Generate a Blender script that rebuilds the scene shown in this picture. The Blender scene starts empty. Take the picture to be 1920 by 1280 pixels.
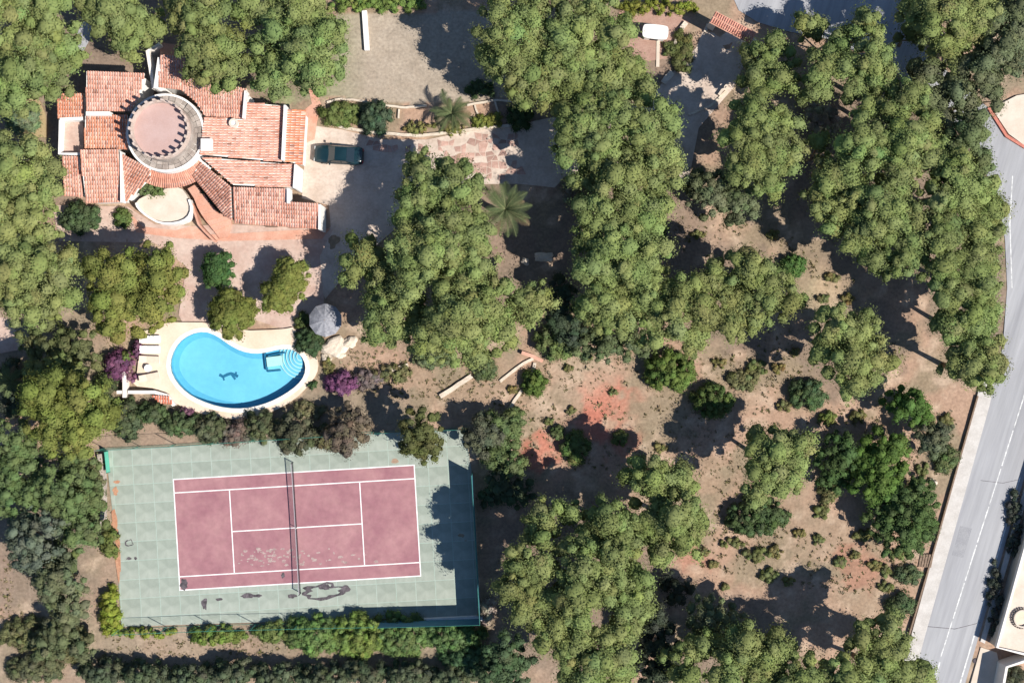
import bpy, bmesh, math, random
import numpy as np
from mathutils import Vector, Matrix
from mathutils.geometry import tessellate_polygon

# ------------------------------------------------------------------ camera, sky, sun, exposure
SC = bpy.context.scene
CAMH = 110.0          # height of the camera above the ground
PPM = 19.1            # photograph pixels per metre on the ground (tennis court = 23.77 m)
cam_d = bpy.data.cameras.new('camera'); cam = bpy.data.objects.new('camera', cam_d)
SC.collection.objects.link(cam)
cam.location = (0, 0, CAMH); cam.rotation_euler = (0, 0, 0)
cam_d.sensor_width = 36.0; cam_d.lens = 36.0 * CAMH / (1920 / PPM)
cam_d.clip_start = 0.5; cam_d.clip_end = 3000
SC.camera = cam
SUN_EL = math.radians(48); SUN_AZ = (0.885, -0.465)
world = bpy.data.worlds.new('World'); SC.world = world; world.use_nodes = True
wn = world.node_tree.nodes; wl = world.node_tree.links; wn.clear()
sky = wn.new('ShaderNodeTexSky'); sky.sky_type = 'NISHITA'; sky.sun_disc = False
sky.ozone_density = 4.0; sky.dust_density = .1; sky.air_density = 1.0; sky.sun_elevation = SUN_EL; sky.sun_rotation = math.atan2(SUN_AZ[0], SUN_AZ[1])
bg = wn.new('ShaderNodeBackground'); bg.inputs[1].default_value = 0.075
wo = wn.new('ShaderNodeOutputWorld')
wl.new(sky.outputs[0], bg.inputs[0]); wl.new(bg.outputs[0], wo.inputs[0])
sun_d = bpy.data.lights.new('sun', 'SUN'); sun_d.energy = 4.6; sun_d.angle = math.radians(0.5)
sun_d.color = (1.0, 0.95, 0.87)
sun = bpy.data.objects.new('sun', sun_d); SC.collection.objects.link(sun)
sv = Vector((SUN_AZ[0] * math.cos(SUN_EL), SUN_AZ[1] * math.cos(SUN_EL), math.sin(SUN_EL)))
sun.rotation_euler = (-sv).to_track_quat('-Z', 'Y').to_euler()
sun.location = sv * 200
SC.view_settings.view_transform = 'Standard'; SC.view_settings.look = 'None'
SC.view_settings.exposure = 0.7; SC.view_settings.gamma = 1.0
SC.view_settings.use_curve_mapping = False
SC.cycles.max_bounces = 6; SC.cycles.diffuse_bounces = 3; SC.cycles.transparent_max_bounces = 8

# ------------------------------------------------------------------ helpers
COL = SC.collection
RNG = random.Random(7)
NR = np.random.default_rng(11)
def W(px, py, z=0.0):
    """ground-plan position of a point of height z surveyed at photograph pixel (px,py)"""
    k = (CAMH - z) / CAMH
    return ((px - 960) / PPM * k, (640 - py) / PPM * k)
def WP(pts, z=0.0): return [W(x, y, z) for x, y in pts]

def link(o, parent=None):
    COL.objects.link(o)
    if parent is not None: o.parent = parent
    return o
def tag(o, label=None, cat=None, group=None, kind=None):
    if label: o['label'] = label
    if cat: o['category'] = cat
    if group: o['group'] = group
    if kind: o['kind'] = kind
    return o
def empty(name, loc=(0, 0, 0), rz=0.0):
    o = bpy.data.objects.new(name, None); COL.objects.link(o)
    o.location = loc; o.rotation_euler = (0, 0, rz); o.empty_display_size = 0.3
    return o

class MB:
    """collects verts / faces / face colours and builds one mesh object"""
    def __init__(s): s.v = []; s.f = []; s.c = []; s.col = None
    def face(s, idx, col=None): s.f.append(idx); s.c.append(col)
    def add(s, verts, faces, col=None):
        b = len(s.v); s.v += [tuple(p) for p in verts]
        for f in faces: s.face([b + i for i in f], col)
    def box(s, c, d, rz=0.0, col=None, top=1.0):
        x, y, z = d[0] / 2, d[1] / 2, d[2] / 2; cs, sn = math.cos(rz), math.sin(rz); vs = []
        for k, t in ((-1, 1.0), (1, top)):
            for a, b in ((-1, -1), (1, -1), (1, 1), (-1, 1)):
                X, Y = a * x * t, b * y * t
                vs.append((c[0] + X * cs - Y * sn, c[1] + X * sn + Y * cs, c[2] + k * z))
        s.add(vs, [(0, 3, 2, 1), (4, 5, 6, 7), (0, 1, 5, 4), (1, 2, 6, 5), (2, 3, 7, 6), (3, 0, 4, 7)], col)
    def prism(s, poly, z0, z1, col=None, bottom=False):
        """vertical prism; z1 a number or one height per vertex"""
        n = len(poly)
        if sum(poly[i][0] * poly[(i + 1) % n][1] - poly[(i + 1) % n][0] * poly[i][1] for i in range(n)) < 0:
            poly = poly[::-1]
            if not isinstance(z1, (int, float)): z1 = z1[::-1]
            if not isinstance(z0, (int, float)): z0 = z0[::-1]
        za = [z0] * n if isinstance(z0, (int, float)) else z0
        zb = [z1] * n if isinstance(z1, (int, float)) else z1
        b = len(s.v)
        s.v += [(p[0], p[1], za[i]) for i, p in enumerate(poly)] + [(p[0], p[1], zb[i]) for i, p in enumerate(poly)]
        for i in range(n):
            j = (i + 1) % n
            s.face([b + i, b + j, b + n + j, b + n + i], col)
        s.face([b + n + i for i in range(n)], col)
        if bottom: s.face([b + i for i in range(n)][::-1], col)
    def tube(s, pts, rads, n=6, col=None, cap=True):
        rings = []
        for i, p in enumerate(pts):
            p = Vector(p)
            a = Vector(pts[max(i - 1, 0)]); c = Vector(pts[min(i + 1, len(pts) - 1)])
            t = (c - a).normalized()
            u = t.cross(Vector((0, 0, 1)) if abs(t.z) < .9 else Vector((1, 0, 0))).normalized(); w = t.cross(u)
            b = len(s.v)
            for k in range(n):
                an = 2 * math.pi * k / n
                s.v.append(tuple(p + (u * math.cos(an) + w * math.sin(an)) * rads[i]))
            rings.append(b)
        for i in range(len(rings) - 1):
            for k in range(n):
                k2 = (k + 1) % n
                s.face([rings[i] + k2, rings[i] + k, rings[i + 1] + k, rings[i + 1] + k2], col)
        if cap:
            s.face([rings[-1] + k for k in range(n)][::-1], col); s.face([rings[0] + k for k in range(n)], col)
    def cyl(s, c, r0, r1, z0, z1, n=24, col=None):
        s.prism_r([(c[0] + math.cos(2 * math.pi * k / n), c[1] + math.sin(2 * math.pi * k / n)) for k in range(n)], c, r0, r1, z0, z1, col)
    def prism_r(s, unit, c, r0, r1, z0, z1, col=None):
        n = len(unit); b = len(s.v)
        for r, z in ((r0, z0), (r1, z1)):
            s.v += [(c[0] + (p[0] - c[0]) * r, c[1] + (p[1] - c[1]) * r, z) for p in unit]
        for i in range(n):
            j = (i + 1) % n
            s.face([b + i, b + j, b + n + j, b + n + i], col)
        s.face([b + n + i for i in range(n)], col); s.face([b + i for i in range(n)][::-1], col)
    def ring(s, c, ri, ro, z0, z1, n=48, a0=0.0, a1=2 * math.pi, col=None):
        closed = abs(a1 - a0 - 2 * math.pi) < 1e-6
        m = n if closed else n + 1; b = len(s.v)
        for k in range(m):
            a = a0 + (a1 - a0) * k / n; cs, sn = math.cos(a), math.sin(a)
            for r, z in ((ri, z0), (ro, z0), (ro, z1), (ri, z1)):
                s.v.append((c[0] + cs * r, c[1] + sn * r, z))
        for k in range(n):
            p, q = b + 4 * k, b + 4 * ((k + 1) % m)
            s.face([p + 1, q + 1, q + 2, p + 2], col); s.face([p + 2, q + 2, q + 3, p + 3], col)
            s.face([p + 3, q + 3, q, p], col); s.face([p, q, q + 1, p + 1], col)
        if not closed:
            s.face([b, b + 1, b + 2, b + 3], col); e = b + 4 * n; s.face([e + 3, e + 2, e + 1, e], col)
    def strip(s, pts, w, z0, z1, col=None):
        """a wall / band of width w along a polyline"""
        L, R = [], []
        for i, p in enumerate(pts):
            a = Vector(pts[max(i - 1, 0)]).to_2d(); c = Vector(pts[min(i + 1, len(pts) - 1)]).to_2d()
            t = (c - a).normalized(); nrm = Vector((-t.y, t.x)) * w / 2
            L.append((p[0] + nrm.x, p[1] + nrm.y)); R.append((p[0] - nrm.x, p[1] - nrm.y))
        b = len(s.v); n = len(pts)
        for i in range(n):
            s.v += [(R[i][0], R[i][1], z0), (L[i][0], L[i][1], z0), (L[i][0], L[i][1], z1), (R[i][0], R[i][1], z1)]
        for i in range(n - 1):
            p, q = b + 4 * i, b + 4 * i + 4
            s.face([p + 3, q + 3, q + 2, p + 2], col); s.face([p, q, q + 3, p + 3], col); s.face([p + 2, q + 2, q + 1, p + 1], col)
        s.face([b, b + 3, b + 2, b + 1], col); e = b + 4 * (n - 1); s.face([e, e + 1, e + 2, e + 3], col)
    def mesh(s, name, mat, smooth=False):
        me = bpy.data.meshes.new(name); me.from_pydata(s.v, [], s.f)
        if any(c is not None for c in s.c):
            at = me.color_attributes.new('Col', 'FLOAT_COLOR', 'CORNER')
            arr = []
            for f, c in zip(s.f, s.c):
                c = c or (1, 1, 1); arr += [c[0], c[1], c[2], 1.0] * len(f)
            at.data.foreach_set('color', arr)
        me.materials.append(mat)
        if smooth: me.polygons.foreach_set('use_smooth', [True] * len(me.polygons))
        me.update(); return me
    def build(s, name, mat, parent=None, smooth=False):
        return link(bpy.data.objects.new(name, s.mesh(name, mat, smooth)), parent)

def inside(p, poly):
    x, y = p; r = False; n = len(poly)
    for i in range(n):
        x1, y1 = poly[i]; x2, y2 = poly[(i + 1) % n]
        if (y1 > y) != (y2 > y) and x < (x2 - x1) * (y - y1) / (y2 - y1) + x1: r = not r
    return r
def inside_np(X, Y, poly):
    r = np.zeros(X.shape, bool); n = len(poly)
    for i in range(n):
        x1, y1 = poly[i]; x2, y2 = poly[(i + 1) % n]
        if y1 == y2: continue
        r ^= ((y1 > Y) != (y2 > Y)) & (X < (x2 - x1) * (Y - y1) / (y2 - y1) + x1)
    return r
def smooth_poly(pts, it=2):
    for _ in range(it):
        q = []
        for i in range(len(pts)):
            a, b = pts[i], pts[(i + 1) % len(pts)]
            q += [(a[0] * .75 + b[0] * .25, a[1] * .75 + b[1] * .25), (a[0] * .25 + b[0] * .75, a[1] * .25 + b[1] * .75)]
        pts = q
    return pts
def offset_poly(poly, d):
    n = len(poly); A = sum(poly[i][0] * poly[(i + 1) % n][1] - poly[(i + 1) % n][0] * poly[i][1] for i in range(n))
    sgn = 1 if A > 0 else -1; out = []
    for i in range(n):
        a, b, c = Vector(poly[i - 1]), Vector(poly[i]), Vector(poly[(i + 1) % n])
        t1 = (b - a).normalized(); t2 = (c - b).normalized()
        n1 = Vector((t1.y, -t1.x)) * sgn; n2 = Vector((t2.y, -t2.x)) * sgn
        m = (n1 + n2); m = m.normalized() if m.length > 1e-6 else n1
        k = d / max(0.45, m.dot(n1)); out.append((b.x + m.x * k, b.y + m.y * k))
    return out
def vnoise(X, Y, sc, seed):
    r = np.random.default_rng(seed).random((128, 128))
    x = X / sc; y = Y / sc; xi = np.floor(x).astype(int); yi = np.floor(y).astype(int)
    fx = x - xi; fy = y - yi; fx = fx * fx * (3 - 2 * fx); fy = fy * fy * (3 - 2 * fy)
    g = lambda a, b: r[a % 128, b % 128]
    return (g(xi, yi) * (1 - fx) + g(xi + 1, yi) * fx) * (1 - fy) + (g(xi, yi + 1) * (1 - fx) + g(xi + 1, yi + 1) * fx) * fy
def fbm(X, Y, sc, seed, o=4):
    t = 0; a = .5; w = 0
    for k in range(o): t = t + a * vnoise(X, Y, sc / 2 ** k, seed + k); w += a; a *= .55
    return t / w

# ------------------------------------------------------------------ materials
def material(name, c1, c2=None, scale=2.0, rough=.85, bump=0.0, bscale=20.0, vcol=False, rnd=0.0, detail=6.0, fine=0.0, fscale=8.0, spec=.3, metallic=0.0, streak=None, srot=0.0):
    m = bpy.data.materials.new(name); m.use_nodes = True; nt = m.node_tree; N = nt.nodes; L = nt.links
    b = N['Principled BSDF']; b.inputs['Roughness'].default_value = rough; b.inputs['Specular IOR Level'].default_value = spec
    b.inputs['Metallic'].default_value = metallic
    tc = N.new('ShaderNodeTexCoord'); src = tc.outputs['Object']
    if streak:
        mp = N.new('ShaderNodeMapping'); mp.vector_type = 'TEXTURE'; mp.inputs['Rotation'].default_value = (0, 0, srot); mp.inputs['Scale'].default_value = streak; L.new(src, mp.inputs[0]); src = mp.outputs[0]
    def noise(sc, d=detail):
        n = N.new('ShaderNodeTexNoise'); n.inputs['Scale'].default_value = sc; n.inputs['Detail'].default_value = d
        n.inputs['Roughness'].default_value = .62; L.new(src, n.inputs['Vector']); return n.outputs['Fac']
    def mul(a, bb):
        x = N.new('ShaderNodeMix'); x.data_type = 'RGBA'; x.blend_type = 'MULTIPLY'; x.inputs[0].default_value = 1
        L.new(a, x.inputs[6]); L.new(bb, x.inputs[7]); return x.outputs[2]
    def grey(fac, lo, hi, f0=.3, f1=.7):
        r = N.new('ShaderNodeMapRange'); r.inputs[1].default_value = f0; r.inputs[2].default_value = f1
        r.inputs[3].default_value = lo; r.inputs[4].default_value = hi; L.new(fac, r.inputs[0])
        c = N.new('ShaderNodeCombineColor')
        for i in range(3): L.new(r.outputs[0], c.inputs[i])
        return c.outputs[0]
    cr = N.new('ShaderNodeValToRGB'); cr.color_ramp.elements[0].position = .34; cr.color_ramp.elements[1].position = .68
    cr.color_ramp.elements[0].color = (*c1, 1); cr.color_ramp.elements[1].color = (*(c2 or c1), 1)
    L.new(noise(scale), cr.inputs[0]); out = cr.outputs[0]
    if fine: out = mul(out, grey(noise(fscale, 5), 1 - fine, 1 + fine))
    if vcol:
        a = N.new('ShaderNodeVertexColor'); a.layer_name = 'Col'; out = mul(out, a.outputs[0])
    if rnd:
        oi = N.new('ShaderNodeObjectInfo'); out = mul(out, grey(oi.outputs['Random'], 1 - rnd, 1 + rnd, 0, 1))
    L.new(out, b.inputs['Base Color'])
    if bump:
        bp = N.new('ShaderNodeBump'); bp.inputs['Strength'].default_value = bump; bp.inputs['Distance'].default_value = .05
        L.new(noise(bscale), bp.inputs['Height']); L.new(bp.outputs[0], b.inputs['Normal'])
    return m
def leaf_material(name):
    m = bpy.data.materials.new(name); m.use_nodes = True; nt = m.node_tree; N = nt.nodes; L = nt.links; N.clear()
    a = N.new('ShaderNodeVertexColor'); a.layer_name = 'Col'
    d = N.new('ShaderNodeBsdfDiffuse'); t = N.new('ShaderNodeBsdfTranslucent'); mx = N.new('ShaderNodeMixShader')
    mx.inputs[0].default_value = .22; o = N.new('ShaderNodeOutputMaterial')
    L.new(a.outputs[0], d.inputs[0]); L.new(a.outputs[0], t.inputs[0])
    L.new(d.outputs[0], mx.inputs[1]); L.new(t.outputs[0], mx.inputs[2]); L.new(mx.outputs[0], o.inputs[0])
    return m
def water_material():
    m = bpy.data.materials.new('water'); m.use_nodes = True; nt = m.node_tree; N = nt.nodes; L = nt.links; N.clear()
    t = N.new('ShaderNodeBsdfTransparent'); t.inputs[0].default_value = (.66, .9, .96, 1)
    g = N.new('ShaderNodeBsdfGlossy'); g.inputs['Roughness'].default_value = .04
    fr = N.new('ShaderNodeFresnel'); fr.inputs[0].default_value = 1.33
    nz = N.new('ShaderNodeTexNoise'); nz.inputs['Scale'].default_value = 2.2; nz.inputs['Detail'].default_value = 3
    bp = N.new('ShaderNodeBump'); bp.inputs['Strength'].default_value = .12; L.new(nz.outputs[0], bp.inputs['Height'])
    L.new(bp.outputs[0], g.inputs['Normal']); L.new(bp.outputs[0], fr.inputs['Normal'])
    mx = N.new('ShaderNodeMixShader'); o = N.new('ShaderNodeOutputMaterial')
    L.new(fr.outputs[0], mx.inputs[0]); L.new(t.outputs[0], mx.inputs[1]); L.new(g.outputs[0], mx.inputs[2]); L.new(mx.outputs[0], o.inputs[0])
    return m
def glass_material(name, col):
    m = bpy.data.materials.new(name); m.use_nodes = True; b = m.node_tree.nodes['Principled BSDF']
    b.inputs['Base Color'].default_value = (*col, 1); b.inputs['Roughness'].default_value = .06; b.inputs['Specular IOR Level'].default_value = .9
    return m

M = {}
M['ground'] = material('ground', (1, 1, 1), (.86, .84, .82), .9, .95, .5, 6, vcol=True, fine=.22, fscale=3.5)
M['asphalt'] = material('asphalt', (.255, .255, .27), (.355, .355, .365), .5, .9, .1, 40, fine=.1, fscale=2.5, streak=(14, 1, 1), srot=math.radians(72.6))
M['pavement'] = material('pavement', (.42, .39, .36), (.52, .49, .46), .8, .9, .1, 30, fine=.1)
M['paint'] = material('road_paint', (.36, .36, .36), (.74, .74, .72), 2.2, .8, fine=.1)
M['drive'] = material('drive', (.42, .33, .27), (.56, .47, .4), .55, .9, .15, 25, fine=.12, fscale=4)
M['flag'] = material('flagstone', (.33, .2, .16), (.45, .3, .25), 1.2, .9, .2, 20, rnd=.22, fine=.1)
M['terrace'] = material('terrace', (.4, .27, .22), (.5, .39, .33), .5, .9, .1, 25, fine=.12, fscale=3)
M['terracotta'] = material('terracotta_paving', (.46, .22, .15), (.55, .33, .25), .7, .9, .1, 25, fine=.12)
M['cream'] = material('cream_paving', (.5, .42, .34), (.6, .52, .44), .6, .85, .05, 30, fine=.05)
M['deck'] = material('pool_deck', (.6, .46, .345), (.68, .56, .45), .5, .85, .05, 30, fine=.05)
M['coping'] = material('coping', (.74, .66, .56), (.8, .74, .66), 1.5, .8, fine=.05)
M['white'] = material('whitewash', (.66, .63, .6), (.76, .74, .71), .8, .85, .1, 15, fine=.06)
M['stucco'] = material('stucco', (.7, .64, .58), (.78, .73, .68), .6, .9, .1, 15, fine=.08)
M['tile'] = material('roof_tile', (.40, .168, .112), (.55, .285, .21), .6, .85, .1, 20, vcol=True, fine=.2, fscale=2.2)
M['stone'] = material('grey_stone', (.24, .2, .175), (.4, .35, .31), 1.1, .9, .3, 10, rnd=.18, fine=.15)
M['towerstone'] = material('tower_parapet', (.42, .33, .28), (.52, .43, .38), 1.1, .9, .2, 10, fine=.12)
M['mauve'] = material('tower_floor', (.40, .265, .235), (.45, .32, .295), .45, .9, .05, 20, fine=.05)
M['rock'] = material('pale_rock', (.46, .38, .3), (.62, .54, .44), 1.3, .95, .4, 8, fine=.15)
M['poolfloor'] = material('pool_floor', (.27, .52, .64), (.33, .58, .69), .35, .5, fine=.05, fscale=2)
M['poolwall'] = material('pool_wall', (.17, .40, .54), (.2, .45, .58), 1.5, .5, fine=.05)
M['poolstep'] = material('pool_step', (.45, .72, .78), (.5, .76, .82), 1, .5)
M['mosaic'] = material('mosaic', (.03, .13, .22), (.05, .18, .28), 3, .5)
M['water'] = water_material()
M['court'] = material('court_joint', (.285, .36, .305), (.34, .395, .345), .5, .9, fine=.08)
M['slab'] = material('court_slab', (.225, .26, .218), (.315, .34, .295), .26, .9, .05, 30, rnd=.045, fine=.1, fscale=1.3)
M['red'] = material('court_red', (.255, .115, .135), (.35, .185, .19), .3, .9, .05, 30, fine=.1, fscale=1.6)
M['line'] = material('court_line', (.72, .68, .66), (.8, .77, .75), 2, .85, fine=.08)
M['stain'] = material('stain', (.04, .035, .04), (.13, .11, .12), 2.0, .95, fine=.3, fscale=5)
M['worn'] = material('worn_concrete', (.3, .2, .195), (.37, .29, .265), 2.0, .95, fine=.3, fscale=5)
M['rust'] = material('rust_stain', (.36, .17, .1), (.42, .24, .15), 2.0, .95, fine=.2, fscale=5)
M['net'] = material('net', (.02, .02, .025), (.04, .04, .045), 4, .9)
M['greenmetal'] = material('green_metal', (.03, .16, .12), (.04, .2, .15), 3, .6)
M['screen'] = material('windscreen', (.05, .16, .22), (.06, .2, .26), 1.5, .8, fine=.1)
M['bark'] = material('bark', (.12, .075, .05), (.2, .14, .1), 4, .95, .4, 12, fine=.2)
M['leaf'] = leaf_material('foliage')
M['carpaint'] = material('car_paint', (.006, .022, .03), (.008, .028, .036), 1, .22, spec=.6)
M['carglass'] = glass_material('car_glass', (.012, .02, .024))
M['rubber'] = material('rubber', (.015, .015, .015), None, 3, .9)
M['rim'] = material('rim', (.45, .45, .46), None, 3, .35, metallic=.8)
M['lamp'] = material('head_lamp', (.7, .7, .7), None, 3, .2)
M['taillamp'] = material('tail_lamp', (.35, .02, .02), None, 3, .2)
M['plastic'] = material('white_plastic', (.74, .74, .73), (.8, .8, .79), 3, .5)
M['cushion'] = material('beige_cushion', (.6, .46, .36), (.66, .53, .43), 3, .9)
M['towel'] = material('white_cushion', (.76, .75, .74), (.8, .8, .8), 3, .9)
M['canvas'] = material('parasol_canvas', (.18, .18, .2), (.3, .3, .32), 5, .9, fine=.08)
M['wood'] = material('weathered_wood', (.16, .11, .08), (.25, .18, .13), 5, .9, fine=.2)
M['glass'] = glass_material('window_glass', (.03, .04, .05))
M['shutter'] = material('shutter', (.1, .06, .04), (.15, .09, .06), 5, .7)
M['redbrick'] = material('red_brick', (.42, .14, .1), (.5, .2, .15), 4, .9, fine=.15)

# ------------------------------------------------------------------ ground
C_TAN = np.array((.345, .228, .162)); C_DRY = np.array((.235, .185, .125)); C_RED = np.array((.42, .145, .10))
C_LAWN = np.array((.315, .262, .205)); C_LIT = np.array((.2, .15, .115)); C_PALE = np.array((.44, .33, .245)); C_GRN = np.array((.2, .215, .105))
POOL = smooth_poly(WP([(90 + x / 3.2, 420 + y / 3.2) for x, y in [
    (735, 870), (742, 790), (785, 710), (855, 660), (940, 642), (1015, 670), (1085, 722), (1160, 762), (1240, 778), (1310, 770), (1390, 750),
    (1460, 748), (1520, 785), (1548, 845), (1540, 910), (1495, 968), (1420, 1022), (1330, 1068), (1230, 1098), (1130, 1108), (1020, 1094), (915, 1057), (835, 1012), (770, 945)]], .2), 1)
DECK = WP([(90 + x / 3.2, 420 + y / 3.2) for x, y in [(680, 588), (1000, 590), (1150, 640), (1400, 632), (1490, 615), (1500, 735), (1600, 775), (1622, 830), (1612, 900),
    (1560, 970), (1480, 1052), (1340, 1130), (1200, 1172), (1040, 1165), (880, 1125), (760, 1075), (715, 1012), (640, 985), (500, 970), (540, 900), (540, 640), (680, 632)]], .3)
def build_ground():
    def axis(a, b, st, far):
        core = list(np.arange(a, b + .01, st)); out = []
        d = st; x = a
        lo = []
        while x > -far: d *= 1.6; x -= d; lo.append(x)
        d = st; x = core[-1]; hi = []
        while x < far: d *= 1.6; x += d; hi.append(x)
        return np.array(lo[::-1] + core + hi)
    xs = axis(-54, 54, .3, 900); ys = axis(-37, 37, .3, 900)
    X, Y = np.meshgrid(xs, ys)
    Z = (fbm(X, Y, 5, 3) - .5) * .16 + (fbm(X, Y, .9, 9, 2) - .5) * .05
    PX = X * PPM + 960; PY = 640 - Y * PPM
    n1 = fbm(X, Y, 3.2, 21); n2 = fbm(X, Y, 1.3, 33); n3 = fbm(X, Y, 7, 45)
    def lerp(c, d, w): return c * (1 - w[..., None]) + d * w[..., None]
    ss = lambda a, b, x: np.clip((x - a) / (b - a), 0, 1)
    C = np.broadcast_to(C_TAN, X.shape + (3,)).copy()
    C = lerp(C, C_DRY, ss(.44, .62, n1) * .9); C = lerp(C, C_PALE, ss(.55, .75, n2) * .8)
    n4 = fbm(X, Y, .8, 91); wob = (n2 - .5) * 75 + (n1 - .5) * 60 + (n4 - .5) * 40
    for (x, y, r, w, cc) in [(1125, 748, 40, .72, C_RED), (1105, 790, 26, .6, C_RED), (1100, 720, 22, .5, C_RED), (1190, 760, 30, .4, C_RED), (1005, 850, 38, .75, C_RED), (1190, 830, 32, .5, C_RED), (1290, 1035, 25, .35, C_RED),
                            (1240, 785, 55, .9, C_DRY), (1055, 745, 28, .8, C_DRY), (1110, 700, 30, .5, C_DRY), (1390, 715, 40, .5, C_DRY), (860, 700, 90, .5, C_DRY), (300, 1215, 120, .4, C_PALE), (680, 680, 60, .5, C_TAN)]:
        d = np.hypot(PX - x, PY - y) + wob
        C = lerp(C, cc, (1 - ss(r * .7, r * 1.25, d)) * w)
    # dry lawn north of the drive
    lawn = inside_np(PX + wob * .1, PY + wob * .1, [(560, 30), (900, 20), (1000, 100), (1010, 200), (960, 195), (860, 190), (780, 195), (700, 190), (600, 178), (540, 200), (470, 160)])
    C[lawn] = (C_LAWN * (0.92 + .22 * n1[..., None]))[lawn]
    g = lawn & (PX < 690); C = np.where((g[..., None]) & True, lerp(C, C_GRN, np.clip(ss(690, 610, PX) * .75 * (n1 + .3), 0, 1)), C)
    for (x, y, r_, w, cc) in [(1480, 980, 70, .45, C_DRY), (1560, 1010, 50, .4, C_DRY), (1620, 1100, 60, .5, C_DRY), (1340, 900, 40, .5, C_DRY), (1500, 700, 60, .5, C_DRY), (1330, 430, 60, .25, C_PALE), (1560, 560, 60, .5, np.array((.36, .3, .19))), (1600, 1060, 40, .35, C_RED * .9), (1420, 640, 40, .35, C_DRY), (1090, 690, 60, .4, C_PALE)]:
        d = np.hypot(PX - x, PY - y) + wob
        C = lerp(C, cc, (1 - ss(r_ * .6, r_ * 1.2, d)) * w)
    C = C * (0.9 + .24 * n4[..., None])
    # needle litter below the groves
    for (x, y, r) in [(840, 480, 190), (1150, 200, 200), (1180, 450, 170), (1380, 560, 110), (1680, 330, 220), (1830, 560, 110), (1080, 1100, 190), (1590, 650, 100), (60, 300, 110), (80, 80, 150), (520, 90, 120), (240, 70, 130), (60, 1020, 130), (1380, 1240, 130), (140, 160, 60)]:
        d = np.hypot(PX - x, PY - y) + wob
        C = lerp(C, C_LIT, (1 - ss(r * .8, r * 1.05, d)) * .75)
    # rough slope either side of the tennis court
    for (x, y, r) in [(600, 790, 150), (350, 800, 150), (60, 640, 120), (100, 960, 120), (500, 1250, 420)]:
        d = np.hypot((PX - x) * .7, (PY - y) * 1.3) + wob
        C = lerp(C, np.array((.21, .175, .13)), (1 - ss(r * .7, r, d)) * .5)
    far = (np.abs(X) > 60) | (np.abs(Y) > 45); C[far] = (.2, .2, .12)
    nx, ny = len(xs), len(ys)
    keep = ~inside_np((X[:-1, :-1] + X[1:, 1:]) / 2, (Y[:-1, :-1] + Y[1:, 1:]) / 2, offset_poly(POOL, .35))
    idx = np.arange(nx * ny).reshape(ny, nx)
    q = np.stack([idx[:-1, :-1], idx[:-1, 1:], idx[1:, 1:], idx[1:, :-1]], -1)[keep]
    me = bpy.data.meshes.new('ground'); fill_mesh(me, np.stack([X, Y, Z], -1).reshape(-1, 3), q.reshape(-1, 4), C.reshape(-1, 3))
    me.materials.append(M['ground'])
    return tag(link(bpy.data.objects.new('ground', me)), kind='structure')
def fill_mesh(me, V, Q, C=None, smooth=True):
    nq = len(Q); k = Q.shape[1]
    me.vertices.add(len(V)); me.vertices.foreach_set('co', np.ascontiguousarray(V, np.float32).ravel())
    me.loops.add(nq * k); me.loops.foreach_set('vertex_index', np.ascontiguousarray(Q, np.int32).ravel())
    me.polygons.add(nq); me.polygons.foreach_set('loop_start', np.arange(0, nq * k, k, dtype=np.int32))
    me.polygons.foreach_set('loop_total', np.full(nq, k, np.int32)); me.polygons.foreach_set('use_smooth', np.full(nq, smooth))
    me.update(calc_edges=True)
    if C is not None:
        at = me.color_attributes.new('Col', 'FLOAT_COLOR', 'POINT')
        at.data.foreach_set('color', np.concatenate([C, np.ones((len(C), 1))], 1).astype(np.float32).ravel())
build_ground()

def sheet(name, px, z, mat, z0=-.4, parent=None):
    m = MB(); m.prism(WP(px), z0, z); return tag(m.build(name, mat, parent), kind=None if parent else 'structure')

# ------------------------------------------------------------------ roads, pavements, drive
ROAD = [(1350, -60), (1385, 20), (1420, 42), (1480, 60), (1560, 75), (1680, 135), (1760, 200), (1830, 290), (1872, 370), (1884, 450), (1888, 540), (1880, 650), (1850, 760), (1728, 1195), (1680, 1366),
        (1785, 1366), (1832, 1201), (1920, 894), (1990, 650), (2060, 450), (2060, 330), (1960, 300), (1920, 276), (1888, 255), (1855, 205), (1760, 120), (1700, 50), (1680, -60)]
sheet('road', ROAD, .06, M['asphalt'])
sheet('pavement', [(1826, 760), (1706, 1195), (1660, 1366), (1686, 1366), (1732, 1195), (1854, 760), (1866, 700), (1848, 680)], .18, M['pavement'])
sheet('pavement', [(1837, 1201), (1925, 894), (1998, 640), (2006, 645), (1934, 898), (1845, 1205)], .18, M['pavement'])
road = bpy.data.objects['road']
def line(pts, w, z=.065, name='lane_marking'):
    m = MB(); m.strip(WP(pts), w, z - .003, z); return m.build(name, M['paint'], road)
for i in range(7):     # worn centre line in long dashes
    t0, t1 = i / 7, (i + .93) / 7
    a = (1922 - 160 * t0, 735 + 500 * t0); b = (1922 - 160 * t1, 735 + 500 * t1)
    line([a, b], .11)
line([(1762, 1240), (1725, 1360)], .14)
line([(1912, 894), (1822, 1205), (1776, 1360)], .14)
line([(1898, 330), (1893, 420), (1897, 540)], .1)
for pts, w in (([(1722, 1172), (1790, 1178), (1838, 1166)], .05), ([(1838, 900), (1880, 905), (1912, 898)], .04)):
    m = MB(); m.strip(WP(pts), w, .06, .0632); m.build('seam', M['stain'], road)
m = MB(); m.cyl(W(1829, 1238), .28, .28, .05, .0638, 16); m.build('manhole_cover', M['stain'], road)
m = MB(); m.prism(WP([(1800, 985), (1822, 990), (1806, 1045), (1784, 1040)]), .05, .0626); m.build('asphalt_patch', material('asphalt_patch', (.24, .24, .255), (.29, .29, .3), 1, .9, fine=.1), road)
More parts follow.
